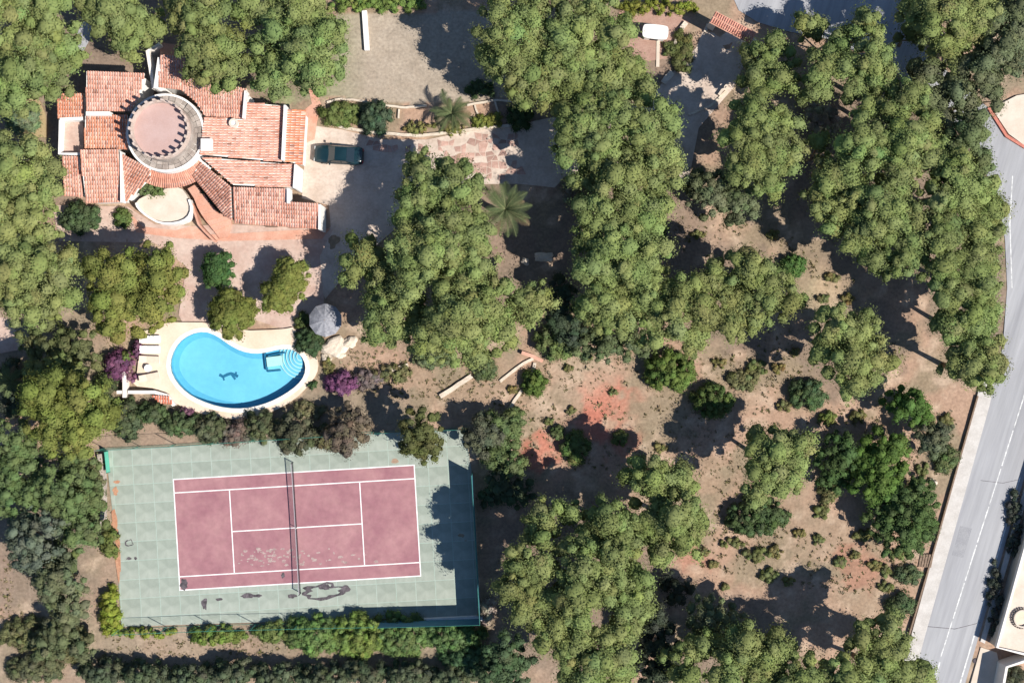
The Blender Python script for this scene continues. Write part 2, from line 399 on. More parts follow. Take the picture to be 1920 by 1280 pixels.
DRIVE = [(574, 262), (590, 236), (640, 243), (720, 262), (800, 262), (880, 246), (970, 234), (1060, 215), (1150, 205), (1215, 195), (1245, 150), (1285, 115), (1305, 90), (1322, 50), (1345, 22), (1420, 76), (1400, 110),
         (1375, 165), (1310, 240), (1290, 345), (1245, 350), (1180, 300), (1060, 330), (1040, 352), (975, 345), (900, 345), (760, 345), (740, 430), (660, 500), (610, 560), (570, 470), (620, 425), (617, 385), (566, 372)]
drive = sheet('driveway', DRIVE, .04, M['drive'])
# irregular flagstones of the drive
fz = [(690, 262), (740, 270), (800, 270), (860, 262), (960, 246), (975, 262), (960, 300), (990, 322), (930, 336), (860, 318), (830, 300), (770, 290), (700, 280)]
fzw = WP(fz); r = random.Random(3); jit = {}
def jp(i, j):
    if (i, j) not in jit: jit[(i, j)] = (i * .62 + r.uniform(-.23, .23), j * .55 + r.uniform(-.2, .2))
    return jit[(i, j)]
for i in range(-26, 5):
    for j in range(26, 40):
        q = [jp(i, j), jp(i + 1, j), jp(i + 1, j + 1), jp(i, j + 1)]; c = (sum(p[0] for p in q) / 4, sum(p[1] for p in q) / 4)
        if not inside(c, fzw) or r.random() < .34: continue
        s = r.uniform(.8, .95); m = MB(); m.prism([((p[0] - c[0]) * s, (p[1] - c[1]) * s) for p in q], -.02, .028)
        o = m.build('flagstone', M['flag'], drive); o.location = (c[0], c[1], .04)
# paved terraces round the house
TERR = [(98, 385), (150, 385), (240, 388), (290, 420), (360, 424), (420, 420), (625, 430), (600, 480), (608, 570), (592, 650), (540, 620), (480, 600), (350, 620), (335, 590), (350, 500), (290, 455), (112, 452)]
sheet('terrace', TERR, .05, M['terrace'])
sheet('path', [(578, 165), (592, 172), (602, 195), (594, 232), (590, 262), (574, 268), (572, 205), (585, 195)], .055, M['terracotta'])
sheet('path', [(246, 402), (268, 425), (330, 432), (362, 424), (396, 440), (620, 428), (604, 448), (420, 452), (330, 446), (256, 436)], .075, M['terracotta'])
sheet('path', [(150, 108), (198, 22), (176, 10), (140, 70), (128, 122)], .05, M['asphalt'])
sheet('terrace', [(60, 182), (76, 190), (86, 215), (87, 258), (40, 258), (30, 190)], .12, material('dry_turf', (.3, .22, .12), (.36, .27, .15), 1.5, .95, fine=.15))
sheet('patio', [(-30, 590), (12, 596), (38, 628), (40, 655), (-30, 668)], .08, M['terrace'])
sheet('path', [(1160, 20), (1205, 15), (1300, 30), (1262, 75), (1250, 110), (1195, 118), (1165, 70)], .03, material('bare_earth', (.3, .18, .14), (.37, .24, .19), 1.2, .95, fine=.15))
sheet('terrace', [(1905, 180), (1930, 176), (2060, 120), (2060, 330), (1960, 300), (1920, 274), (1890, 252), (1858, 204)], .2, M['cream'])
m = MB(); m.strip(WP([(1852, 203), (1886, 256), (1920, 277), (1975, 304)]), .28, -.2, .24)
tag(m.build('kerb', M['redbrick']), kind='structure')

# ------------------------------------------------------------------ tennis court
TL, TR, BR, BL = [Vector(W(*p)) for p in ((326, 897), (779.5, 870), (788, 1080), (335, 1107))]
cc = (TL + TR + BR + BL) / 4; ca = math.atan2((TR - TL).y, (TR - TL).x)
COURT_PX = [(198, 842), (330, 836), (480, 826), (700, 812), (872, 804), (884, 880), (900, 1155), (560, 1163), (228, 1174), (216, 1000)]
court = empty('tennis_court', (cc.x, cc.y, 0), ca); tag(court, kind='structure')
Rinv = Matrix.Rotation(-ca, 2)
def loc2(px, py): v = Rinv @ (Vector(W(px, py)) - cc); return (v.x, v.y)
cpoly = [loc2(*p) for p in COURT_PX]
m = MB(); m.prism(cpoly, -.4, .05); m.build('court_base', M['court'], court)
def clip_rect(poly, x0, x1, y0, y1):
    def clip(P, ax, v, keep_less):
        out = []
        for i in range(len(P)):
            a, b = P[i - 1], P[i]; ia = (a[ax] <= v) == keep_less; ib = (b[ax] <= v) == keep_less
            if ia != ib:
                t = (v - a[ax]) / (b[ax] - a[ax]); out.append((a[0] + (b[0] - a[0]) * t, a[1] + (b[1] - a[1]) * t))
            if ib: out.append(b)
        return out
    for ax, v, kl in ((0, x0, False), (0, x1, True), (1, y0, False), (1, y1, True)):
        if len(poly) < 3: return []
        poly = clip(poly, ax, v, kl)
    return poly
r = random.Random(5)
gx = [-19.6 + 1.93 * i for i in range(21)]; gy = [-9.7 + 1.86 * j for j in range(11)]
for i in range(20):
    for j in range(10):
        g = .035
        P = clip_rect(cpoly, gx[i] + g, gx[i + 1] - g, gy[j] + g, gy[j + 1] - g)
        if len(P) < 3: continue
        A = abs(sum(P[k - 1][0] * P[k][1] - P[k][0] * P[k - 1][1] for k in range(len(P)))) / 2
        if A < .15: continue
        c = (sum(p[0] for p in P) / len(P), sum(p[1] for p in P) / len(P))
        m = MB(); m.prism([(p[0] - c[0], p[1] - c[1]) for p in P], -.03, .0)
        o = m.build('slab', M['slab'], court); o.location = (c[0], c[1], .054 + r.uniform(0, .002))
def rect(x0, x1, y0, y1, z, mat, name):
    m = MB(); m.prism([(x0, y0), (x1, y0), (x1, y1), (x0, y1)], z - .003, z); return m.build(name, mat, court)
HL, HW, SW, SV = 11.885, 5.485, 4.115, 6.40
rect(-HL, HL, -HW, HW, .0605, M['red'], 'playing_surface')
lw = .1
def hl(x0, x1, y): rect(x0, x1, y - lw / 2, y + lw / 2, .0650, M['line'], 'court_line')
def vl(x, y0, y1): rect(x - lw / 2, x + lw / 2, y0, y1, .0665, M['line'], 'court_line')
for s in (-1, 1):
    hl(-HL, HL, s * (HW - .05)); hl(-HL, HL, s * SW); vl(s * (HL - .05), -HW, HW); vl(s * SV, -SW, SW)
hl(-SV, SV, 0)
# worn and stained places on the surface
def blob(x, y, rx, ry, mat, seed, z, hole=0.0, name='stain', rot=0.0):
    rr = random.Random(seed); n = 22; m = MB(); P = []
    k = [rr.uniform(.55, 1.2) for _ in range(n)]; k = [(k[i] + k[i - 1]) / 2 for i in range(n)]
    c = loc2(x, y); cs, sn = math.cos(rot), math.sin(rot)
    f = lambda a, q: (c[0] + rx / PPM * q * math.cos(a) * cs - ry / PPM * q * math.sin(a) * sn, c[1] + rx / PPM * q * math.cos(a) * sn + ry / PPM * q * math.sin(a) * cs)
    O = [f(2 * math.pi * i / n, k[i]) for i in range(n)]
    if hole:
        I = [f(2 * math.pi * i / n, k[i] * (hole + rr.uniform(-.16, .14))) for i in range(n)]
        b = len(m.v); m.v += [(p[0], p[1], z) for p in O] + [(p[0], p[1], z) for p in I]
        for i in range(n): j = (i + 1) % n; m.face([b + i, b + j, b + n + j, b + n + i])
    else:
        m.v += [(p[0], p[1], z) for p in O]; m.face(list(range(n)))
    return m.build(name, mat, court)
for k, (x, y, rx, ry, mt, hole) in enumerate([(607, 1108, 48, 17, 'stain', .72), (610, 1100, 12, 6, 'stain', 0), (465, 1116, 18, 5, 'stain', 0), (484, 1116, 10, 3, 'stain', 0), (384, 1130, 6, 14, 'stain', 0), (548, 1116, 10, 5, 'stain', 0),
        (345, 1094, 8, 11, 'stain', 0), (531, 1077, 4, 6, 'stain', 0), (412, 1123, 8, 3, 'stain', 0), (243, 1017, 9, 8, 'stain', .75), (242, 1046, 5, 3, 'stain', 0), (255, 1046, 3, 3, 'stain', 0), (648, 1104, 10, 8, 'stain', 0),
        (215, 980, 6, 26, 'rust', 0), (217, 920, 5, 9, 'rust', 0), (220, 903, 7, 3, 'rust', 0), (222, 1050, 5, 45, 'rust', 0), (221, 1010, 5, 20, 'rust', 0)]):
    blob(x, y, rx, ry, M[mt], 40 + k, .0720 + .0006 * k, hole)
r = random.Random(8)
for k in range(95):     # flaked paint near the net
    t = r.random(); x = r.choice([r.gauss(620, 45), r.gauss(530, 25), r.gauss(490, 20)]); y = r.uniform(1028, 1062) if x < 560 else r.uniform(1025, 1058)
    y = min(y, 1104 - (x - 335) * .06 - 30)
    blob(x, y, r.uniform(1, 5.5), r.uniform(1, 3.2), M['worn'], 100 + k, .0625 + .00004 * k, 0, 'flaked_patch')
# net
net = empty('tennis_net', (cc.x, cc.y, .06), ca); tag(net, 'black tennis net with white band across the middle of court', 'tennis net')
NL = 6.4
for s in (-1, 1):
    m = MB(); m.cyl((0, s * NL), .045, .045, 0, 1.09, 12); m.build('post', M['net'], net)
m = MB(); n = 25
for i in range(n):
    y0 = -NL + 2 * NL * i / n; y1 = -NL + 2 * NL * (i + 1) / n; h = lambda y: .93 + .13 * (y / NL) ** 2
    for t in range(9):
        z = .06 + t / 8 * (h(y0) - .1); z2 = .06 + t / 8 * (h(y1) - .1)
        m.tube([(0, y0, z), (0, y1, z2)], [.008, .008], 4, cap=False)
    for q in range(4):
        y = y0 + (y1 - y0) * q / 4; m.tube([(0, y, .05), (0, y, h(y) - .02)], [.008, .008], 4, cap=False)
tag(m.build('netting', M['net'], net), kind='stuff')
m = MB()
for i in range(n):
    y0 = -NL + 2 * NL * i / n; y1 = -NL + 2 * NL * (i + 1) / n; h = lambda y: .93 + .13 * (y / NL) ** 2
    m.add([(-.03, y0, h(y0) - .06), (-.03, y1, h(y1) - .06), (.03, y1, h(y1) - .06), (.03, y0, h(y0) - .06), (-.03, y0, h(y0)), (-.03, y1, h(y1)), (.03, y1, h(y1)), (.03, y0, h(y0))],
          [(0, 4, 5, 1), (4, 7, 6, 5), (7, 3, 2, 6), (0, 1, 2, 3)])
m.build('headband', material('net_band', (.3, .28, .3), None, 2, .9), net)
m = MB(); m.box((0, 0, .45), (.02, .06, .9)); m.build('centre_strap', M['line'], net)
# fences round the court
def fence(name, label, pts, hgt, screen, mat, step=3.0):
    P = WP(pts); o = empty(name, (P[0][0], P[0][1], 0)); tag(o, label, 'fence'); ox, oy = P[0]
    P = [(a - ox, b - oy) for a, b in P]
    for a, b in zip(P[:-1], P[1:]):
        d = math.dist(a, b); k = max(1, round(d / step))
        for i in range(k + (1 if b == P[-1] else 0)):
            t = i / k; m = MB(); m.cyl((a[0] + (b[0] - a[0]) * t, a[1] + (b[1] - a[1]) * t), .035, .035, -.2, hgt + .04, 8); m.build('post', M['greenmetal'], o)
        for z in (hgt, .15):
            m = MB(); m.tube([(*a, z), (*b, z)], [.022, .022], 6); m.build('rail', M['greenmetal'], o)
        if screen:
            m = MB(); m.strip([a, b], .03, .1, hgt - .04); m.build('windscreen', mat, o)
        else:
            m = MB(); dx, dy = (b[0] - a[0]) / d, (b[1] - a[1]) / d; kk = int(d / .6)
            for i in range(kk):     # wire mesh, one coarse diamond each
                u0, u1 = i * d / kk, (i + 1) * d / kk
                for (p, q, z0, z1) in ((u0, u1, .15, hgt), (u1, u0, .15, hgt)):
                    m.tube([(a[0] + dx * p, a[1] + dy * p, z0), (a[0] + dx * q, a[1] + dy * q, z1)], [.004, .004], 3, cap=False)
            tag(m.build('wire_mesh', M['greenmetal'], o), kind='stuff')
    return o
fence('court_fence', 'tall dark blue-green screen fence round the shaded bottom right corner of court', [(886, 885), (901, 1157), (715, 1162)], 3.0, True, M['screen'])
fence('court_fence', 'wire fence along the north side of tennis court', [(196, 840), (330, 833), (480, 823), (700, 809), (875, 801)], 2.6, False, M['greenmetal'], 4)
fence('court_fence', 'wire fence along the hedge on the south side of court', [(226, 1178), (400, 1171), (560, 1167), (705, 1164)], 2.4, False, M['greenmetal'], 4)
fence('court_fence', 'short bright green screen at the top left corner of court', [(203, 845), (207, 884)], 1.1, True, material('bright_green_screen', (.1, .42, .3), (.12, .46, .34), 2, .7), 2)
m = MB(); m.strip(WP([(190, 850), (196, 900), (196, 985)]), .5, -.2, .5)
tag(m.build('block_wall', M['stone']), 'low grey stone wall along the left side of court', 'wall')
m = MB(); m.strip(WP([(780, 1162), (905, 1156)]), .45, -.2, .55)
tag(m.build('block_wall', M['white']), 'pale low wall below the bottom right corner of court', 'wall')

# ------------------------------------------------------------------ swimming pool
pool = empty('swimming_pool', (0, 0, 0)); tag(pool, kind='structure')
ctr = (sum(p[0] for p in POOL) / len(POOL), sum(p[1] for p in POOL) / len(POOL))
def poly_hole(name, outer, hole, z, zs, mat, parent):
    tris = tessellate_polygon([[Vector((*p, 0)) for p in outer], [Vector((*p, 0)) for p in hole]])
    allp = outer + hole; bm = bmesh.new(); vs = [bm.verts.new((*p, z)) for p in allp]
    for t in tris:
        f = bm.faces.new([vs[i] for i in t]); f.normal_update()
        if f.normal.z < 0: f.normal_flip()
    for loop in (outer, hole):
        off = 0 if loop is outer else len(outer); lo = [bm.verts.new((*p, zs)) for p in loop]
        for i in range(len(loop)):
            j = (i + 1) % len(loop); bm.faces.new([lo[i], lo[j], vs[off + j], vs[off + i]])
    bmesh.ops.recalc_face_normals(bm, faces=bm.faces)
    me = bpy.data.meshes.new(name); bm.to_mesh(me); bm.free(); me.materials.append(mat)
    return link(bpy.data.objects.new(name, me), parent)
if sum(DECK[i][0] * DECK[i - 1][1] - DECK[i - 1][0] * DECK[i][1] for i in range(len(DECK))) > 0: pass
poly_hole('pool_deck', smooth_poly(DECK, 1), offset_poly(POOL, .2), .30, -.5, M['deck'], pool)
poly_hole('coping', offset_poly(POOL, .42), POOL, .33, -.05, M['coping'], pool)
m = MB(); n = len(POOL)
for i in range(n): m.v += [(*POOL[i], .325), (*POOL[i], -.65)]
for i in range(n): j = (i + 1) % n; m.face([2 * i, 2 * j, 2 * j + 1, 2 * i + 1])
m.build('pool_wall', M['poolwall'], pool)
fl = offset_poly(POOL, -.55); m = MB()
m.v += [(*p, -.63) for p in POOL] + [(*p, -.7) for p in fl]
for i in range(n): j = (i + 1) % n; m.face([i, j, n + j, n + i])
m.build('floor_border', M['poolwall'], pool)
m = MB(); m.v += [(*p, -.699) for p in fl]; m.face(list(range(n))); m.build('pool_floor', M['poolfloor'], pool)
m = MB(); m.v += [(*p, .17) for p in POOL]; m.face(list(range(n)))
wo_ = m.build('pool_water', M['water'], pool)
# curved entry steps at the right-hand end
sc_ = W(572, 668, -.3)
def ray(c, a, R):
    lo, hi = 0, R
    for _ in range(16):
        md = (lo + hi) / 2
        if inside((c[0] + math.cos(a) * md, c[1] + math.sin(a) * md), POOL): lo = md
        else: hi = md
    return lo
sc_ = (sc_[0] - .35, sc_[1])
for k in range(6):
    R = .45 + .36 * k; z = .06 - .12 * k; P = []; Q = []
    for i in range(49):
        a = math.radians(95 + 185 * i / 48); d = ray(sc_, a, 4.0); rr = min(R, d)
        P.append((sc_[0] + math.cos(a) * rr, sc_[1] + math.sin(a) * rr)); Q.append((sc_[0] + math.cos(a) * max(.02, rr - .1), sc_[1] + math.sin(a) * max(.02, rr - .1)))
    poly = P + [(sc_[0] + .3, sc_[1] - .2), (sc_[0] + .3, sc_[1] + .2)]
    m = MB(); m.prism(poly, -.68, z); s_ = m.build('step', M['poolfloor'], pool)
    m = MB(); b = 0; m.v += [(*p, z + .004) for p in P] + [(*p, z + .004) for p in Q]
    for i in range(48): m.face([i, i + 1, 50 + i, 49 + i])
    m.build('step_nosing', M['coping'], s_)
c = W(516, 677, -.6)
m = MB(); m.box((c[0], c[1], -.42), (1.5, .95, .5), .12); m.build('underwater_bench', M['coping'], pool)
m = MB(); m.box((c[0] - .88, c[1] - .05, -.5), (.16, 1.7, .36), .12); m.box((c[0] - .1, c[1] - .95, -.6), (1.3, .14, .16), .1); m.box((c[0] + .2, c[1] + .68, -.48), (1.7, .12, .4), .2); m.build('bench_surround', M['mosaic'], pool)
# leaping-fish mosaic on the floor
m = MB(); pts = [(411, 702), (418, 706), (426, 702), (433, 700), (441, 703), (446, 706)]
P = WP(pts, -.65); m.strip(P, .3, -.7, -.685); m.strip([P[3], W(441, 711, -.65)], .22, -.7, -.684); m.strip([P[1], W(420, 713, -.65)], .18, -.7, -.683); m.strip([P[4], W(443, 697, -.65)], .18, -.7, -.682)
m.build('mosaic', M['mosaic'], pool)
# low parapet walls and steps round the deck
m = MB(); m.strip(WP([(234, 690), (234, 745)], .8), .35, -.2, .95); tag(m.build('garden_wall', M['stucco']), 'short pale wall running down beside the purple bougainvillea', 'wall')
m = MB(); m.strip(WP([(219, 735), (229, 735)], .8), .32, -.2, .85); m.strip(WP([(240, 735), (290, 735), (314, 742), (326, 760)], .8), .32, -.2, .85); tag(m.build('garden_wall', M['stucco']), 'low pale wall at the lower left edge of pool deck', 'wall')
def lounger(px, py, rz, label, cush):
    x, y = W(px, py, .6); o = empty('sun_lounger', (x, y, .3), rz); tag(o, label, 'sun lounger', 'loungers in a row left of the pool')
    m = MB()
    for s in (-1, 1): m.box((0, s * .3, .26), (1.9, .05, .06))
    for t in (-.92, -.3, .3, .92): m.box((t, 0, .258), (.05, .62, .05))
    m.build('frame', M['plastic'], o)
    for a in (-.75, .75):
        for s in (-1, 1): m = MB(); m.box((a, s * .3, .115), (.06, .05, .23)); m.build('leg', M['plastic'], o)
    m = MB(); m.box((.32, 0, .335), (1.25, .68, .09)); m.build('seat_cushion', cush, o)
    m = MB(); a = math.radians(18); L = .68
    m.add([(-.31, -.34, .29), (-.31, .34, .29), (-.31 - L * math.cos(a), .34, .29 + L * math.sin(a)), (-.31 - L * math.cos(a), -.34, .29 + L * math.sin(a)),
           (-.31, -.34, .38), (-.31, .34, .38), (-.33 - L * math.cos(a), .34, .38 + L * math.sin(a)), (-.33 - L * math.cos(a), -.34, .38 + L * math.sin(a))],
          [(0, 1, 2, 3), (7, 6, 5, 4), (0, 4, 5, 1), (1, 5, 6, 2), (2, 6, 7, 3), (3, 7, 4, 0)])
    m.build('back_cushion', cush, o)
lounger(282, 636, 0.02, 'white sun lounger nearest the pine, topmost of the row by pool', M['towel'])
lounger(282, 655, 0.0, 'white sun lounger second from the top of row by pool', M['towel'])
lounger(281, 674, -.04, 'beige sun lounger just above the small round poolside table', M['cushion'])
lounger(281, 707, .2, 'beige sun lounger turned at an angle below the small round table', M['cushion'])
x, y = W(277, 690, .8); o = empty('side_table', (x, y, .3)); tag(o, 'small round white table between two beige sun loungers', 'table')
m = MB(); m.cyl((0, 0), .36, .36, .42, .46, 24); m.build('table_top', M['plastic'], o)
m = MB(); m.cyl((0, 0), .04, .04, .03, .42, 10); m.build('stem', M['plastic'], o)
m = MB(); m.cyl((0, 0), .22, .16, 0, .04, 16); m.build('foot', M['plastic'], o)
# parasol
x, y = W(609, 600, 2.5); o = empty('parasol', (x, y, .05)); tag(o, 'large grey-white round parasol in the shade above the pool', 'parasol')
m = MB(); m.cyl((0, 0), .04, .04, 0, 2.75, 10); m.build('pole', M['wood'], o)
m = MB(); m.cyl((0, 0), .35, .3, 0, .12, 20); m.build('base', M['stone'], o)
cn = MB(); k = 20; cn.v.append((0, 0, 2.72))
for ring_, (rr, zz) in enumerate(((.55, 2.6), (1.15, 2.35), (1.62, 2.08))):
    for i in range(k):
        a = 2 * math.pi * i / k; f = 1 if i % 2 else .955
        cn.v.append((math.cos(a) * rr * f, math.sin(a) * rr * f, zz - (0 if i % 2 else .055) * (ring_ + 1) / 2))
for i in range(k):
    j = (i + 1) % k; cn.face([0, 1 + i, 1 + j])
    for q in (0, 1): cn.face([1 + q * k + i, 1 + q * k + k + i, 1 + q * k + k + j, 1 + q * k + j])
can = cn.build('canopy', M['canvas'], o); md = can.modifiers.new('thick', 'SOLIDIFY'); md.thickness = .015
for i in range(1, k, 2):
    a = 2 * math.pi * i / k; m = MB(); m.tube([(0, 0, 2.66), (math.cos(a) * 1.58, math.sin(a) * 1.58, 2.05)], [.012, .012], 5); m.build('rib', M['wood'], o)

# ------------------------------------------------------------------ house
house = empty('house', (*W(330, 260), 0)); tag(house, 'whitewashed villa with terracotta roofs and a round battlemented tower', 'house')
hx, hy = house.location.x, house.location.y
def hp(pts, z): return [(a - hx, b - hy) for a, b in WP(pts, z)]
def tile_roof(name, px, zmid, ang, slope, parent, tint=(1, 1, 1), pitch=.235, wall=True, seed=0, fan=None, wallz=-.2, conv=None):
    """tiled roof plane over a plan polygon; ang = downhill direction (degrees), slope = tangent"""
    P = conv(px, zmid) if conv else hp(px, zmid)
    d = Vector((math.cos(math.radians(ang)), math.sin(math.radians(ang)))); e = Vector((-d.y, d.x))
    um = sum(Vector(p).dot(d) for p in P) / len(P)
    zf = lambda p: zmid - slope * (p[0] * d.x + p[1] * d.y - um)
    zt = [zf(p) for p in P]
    if wall:
        c = (sum(p[0] for p in P) / len(P), sum(p[1] for p in P) / len(P)); I = offset_poly(P, -.22)
        m = MB(); m.prism(I, wallz, [zf(p) - .1 for p in I]); m.build('wall', M['white'], parent)
    m = MB(); m.prism(P, [z - .16 for z in zt], zt, bottom=True); rf = m.build('roof', M['stucco'], parent)
    m = MB(); r = random.Random(seed + 17); loc = [(Vector(p).dot(d), Vector(p).dot(e)) for p in P]
    v0, v1 = min(q[1] for q in loc), max(q[1] for q in loc); nc = max(1, int((v1 - v0) / pitch)); pt = (v1 - v0) / nc
    for k in range(nc):
        v = v0 + (k + .5) * pt; xs = []
        for i in range(len(loc)):
            a, b = loc[i], loc[(i + 1) % len(loc)]
            if (a[1] > v) != (b[1] > v): xs.append(a[0] + (b[0] - a[0]) * (v - a[1]) / (b[1] - a[1]))
        xs.sort(); ccol = r.uniform(.9, 1.1)
        for u0, u1 in zip(xs[::2], xs[1::2]):
            u1 += .06; L = .4; nt = max(1, round((u1 - u0) / L)); L = (u1 - u0) / nt
            for t in range(nt):
                a, b = u1 - (t + 1) * L - .04, u1 - t * L       # upper, lower end
                f = ccol * r.uniform(.86, 1.12); w = r.random()
                col = (tint[0] * f, tint[1] * f * (1.0 + .1 * w), tint[2] * f * (1 + .2 * w))
                if r.random() < .04: col = (f * 1.12, f * 1.28, f * 1.32)
                if r.random() < .05: col = (f * .62, f * .6, f * .6)
                b0 = len(m.v); oy = r.uniform(-.012, .012)
                for (u, rad, up) in ((a, pt * .36, .012), (b, pt * .46, .045)):
                    for q in range(5):
                        an = math.pi * q / 4; vv = v + oy + rad * math.cos(an); h = rad * .75 * math.sin(an)
                        X = d.x * u + e.x * vv; Y = d.y * u + e.y * vv
                        m.v.append((X, Y, zmid - slope * (u - um) + up + h))
                for q in range(4): m.face([b0 + q, b0 + 5 + q, b0 + 6 + q, b0 + 1 + q], col)
                m.face([b0 + 5, b0 + 6, b0 + 7, b0 + 8, b0 + 9][::-1], col)
    tag(m.build('roof_tiles', M['tile'], rf, True), kind='stuff')
    return rf
ORG = (1.0, .86, .72)
tile_roof('A', [(164, 135), (272, 139), (262, 180), (243, 207), (160, 207)], 4.0, 270, .12, house, seed=1)
tile_roof('B', [(107, 177), (158, 176), (158, 222), (107, 221)], 3.0, 270, .08, house, ORG, seed=2)
tile_roof('D', [(161, 218), (240, 216), (240, 279), (157, 277)], 3.45, 270, .1, house, ORG, seed=3)
tile_roof('E', [(153, 283), (224, 282), (225, 377), (158, 379)], 3.3, 270, .18, house, (1.02, 1.02, 1.0), seed=4)
tile_roof('F', [(118, 294), (150, 294), (154, 368), (119, 366)], 2.6, 270, .12, house, seed=5)
tile_roof('G', [(227, 288), (246, 298), (284, 318), (282, 336), (256, 357), (228, 380)], 3.05, 235, .2, house, (1.0, .95, .9), seed=6)
tile_roof('K', [(303, 106), (352, 108), (392, 151), (463, 168), (457, 220), (384, 218), (366, 190), (340, 168), (298, 163)], 4.15, 270, .16, house, seed=7)
tile_roof('I', [(386, 222), (455, 224), (461, 192), (531, 197), (526, 302), (378, 291)], 3.75, 0, .12, house, seed=8)
tile_roof('J', [(540, 205), (572, 206), (566, 309), (534, 302)], 2.9, 0, .2, house, (1.0, .74, .55), seed=9)
tile_roof('L', [(380, 296), (551, 308), (548, 351), (438, 347)], 3.4, 0, .07, house, seed=10)
tile_roof('H', [(360, 328), (378, 305), (434, 351), (434, 412), (420, 403)], 3.0, 222, .22, house, (.96, .94, .92), seed=11)
tile_roof('M', [(438, 352), (538, 355), (538, 379), (597, 382), (597, 428), (438, 417)], 3.0, 270, .16, house, seed=12)
# curved tiled skirt roof south of the tower
tc = Vector(W(305, 246, 5.0)) - Vector((hx, hy)); tc = (tc.x, tc.y)
m = MB(); r = random.Random(4)
base = MB(); base.ring(tc, 3.5, 4.95, 2.4, 2.62, 40, math.radians(228), math.radians(322))
rf = base.build('roof', M['stucco'], house)
for k in range(36):
    a = math.radians(229 + 92 * k / 36)
    for t in range(3):
        f = r.uniform(.8, 1.15); b0 = len(m.v)
        for (rad, ww, up) in ((3.72 + .42 * t, .075, .03), (4.2 + .42 * t, .1, .05)):
            for q in range(5):
                an = math.pi * q / 4; s_ = ww * math.cos(an); h = ww * .8 * math.sin(an)
                m.v.append((tc[0] + math.cos(a) * rad - math.sin(a) * s_, tc[1] + math.sin(a) * rad + math.cos(a) * s_, 3.02 - .28 * (rad - 3.7) + up + h))
        for q in range(4): m.face([b0 + q, b0 + 5 + q, b0 + 6 + q, b0 + 1 + q], (f, f * .97, f * .95))
base2 = MB()
for k in range(30):
    a0, a1 = [math.radians(228 + 94 * q / 30) for q in (k, k + 1)]
    base2.add([(tc[0] + math.cos(a) * R, tc[1] + math.sin(a) * R, 3.0 - .28 * (R - 3.7)) for a, R in ((a0, 3.6), (a0, 4.98), (a1, 4.98), (a1, 3.6))], [(0, 1, 2, 3)])
base2.build('roof_deck', M['stucco'], rf); tag(m.build('roof_tiles', M['tile'], rf, True), kind='stuff')
# tower: wide drum with a stone ledge, narrower battlemented top
tower = MB(); tower.cyl(tc, 3.78, 3.7, -.2, 3.95, 56); tw = tower.build('tower', M['white'], house)
m = MB(); m.ring(tc, 3.5, 3.7, 3.9, 4.2, 56); m.build('drum_parapet', M['white'], tw)
r = random.Random(9)
for k in range(34):
    a0 = 2 * math.pi * k / 34; a1 = 2 * math.pi * (k + .93) / 34; z = 3.98 + r.uniform(0, .16); ro = 3.49
    for (ra, rb) in ((2.76, 3.04), (3.07, ro)):
        m = MB(); m.ring(tc, ra, rb, 3.9, z + r.uniform(-.04, .08), 2, a0, a1); m.build('stone_slab', M['stone'], tw)
m = MB(); m.cyl(tc, 2.78, 2.74, 3.8, 5.3, 56); m.build('tower_top', M['stone'], tw)
m = MB(); m.cyl(tc, 2.56, 2.56, 5.25, 5.315, 56); m.build('terrace_floor', M['mauve'], tw)
m = MB(); m.ring(tc, 2.56, 2.74, 5.26, 5.85, 56); m.build('parapet', M['towerstone'], tw)
for k in range(22):
    a = 2 * math.pi * k / 22; m = MB(); c = (tc[0] + math.cos(a) * 2.65, tc[1] + math.sin(a) * 2.65)
    m.box((c[0], c[1], 6.19), (.18, .26, .7), a); m.build('merlon', M['towerstone'], tw)
# parapets, chimneys, skylight
def hwall(px, w, z0, z1, name='parapet', mat='white'):
    m = MB(); m.strip(hp(px, z1), w, z0, z1); return m.build(name, M[mat], house)
hwall([(161, 213), (206, 213)], .38, 3.0, 4.1); hwall([(534, 197), (529, 300)], .2, 2.4, 3.95)
hwall([(299, 108), (291, 166)], .34, 0, 4.4); hwall([(460, 170), (456, 222)], .2, 3.2, 4.4); hwall([(226, 284), (227, 379)], .14, 2.5, 3.6)
hwall([(554, 308), (551, 352)], .22, 0, 3.6); hwall([(599, 383), (599, 430)], .22, 0, 3.1); hwall([(540, 353), (540, 381)], .22, 2.0, 3.55)
hwall([(288, 166), (276, 96), (300, 82)], .3, 0, 3.4, 'parapet', 'stucco')
hwall([(113, 225), (111, 288), (153, 289)], .25, 0, 3.0); hwall([(112, 224), (156, 222)], .3, 0, 3.05)
m = MB(); m.prism(hp([(113, 225), (156, 224), (156, 287), (113, 287)], 2.2), -.2, 2.2); m.build('balcony_floor', M['terrace'], house)
m = MB(); m.prism(hp([(300, 80), (334, 84), (340, 104), (300, 103)], 2.6), -.2, 2.6); m.build('balcony_floor', M['terracotta'], house)
m = MB(); c = hp([(388, 272)], 4.6)[0]; m.box((c[0], c[1], 4.0), (.95, 1.0, 1.3)); ch = m.build('chimney', M['white'], house)
m = MB(); m.box((c[0], c[1], 4.7), (1.08, 1.13, .1)); m.build('cap', M['white'], ch)
m = MB(); c = hp([(438, 231)], 4.3)[0]; m.cyl(c, .42, .38, 3.5, 4.3, 20); ch = m.build('chimney', M['white'], house)
m = MB(); m.ring(c, .24, .44, 4.3, 4.38, 20); m.build('cap', M['cream'], ch)
m = MB(); c = hp([(113, 183)], 3.4)[0]; m.box((c[0], c[1], 3.2), (.5, .5, .7)); ch = m.build('chimney', M['redbrick'], house)
m = MB(); m.box((c[0], c[1], 3.6), (.3, .3, .08)); m.build('flue', M['net'], ch)
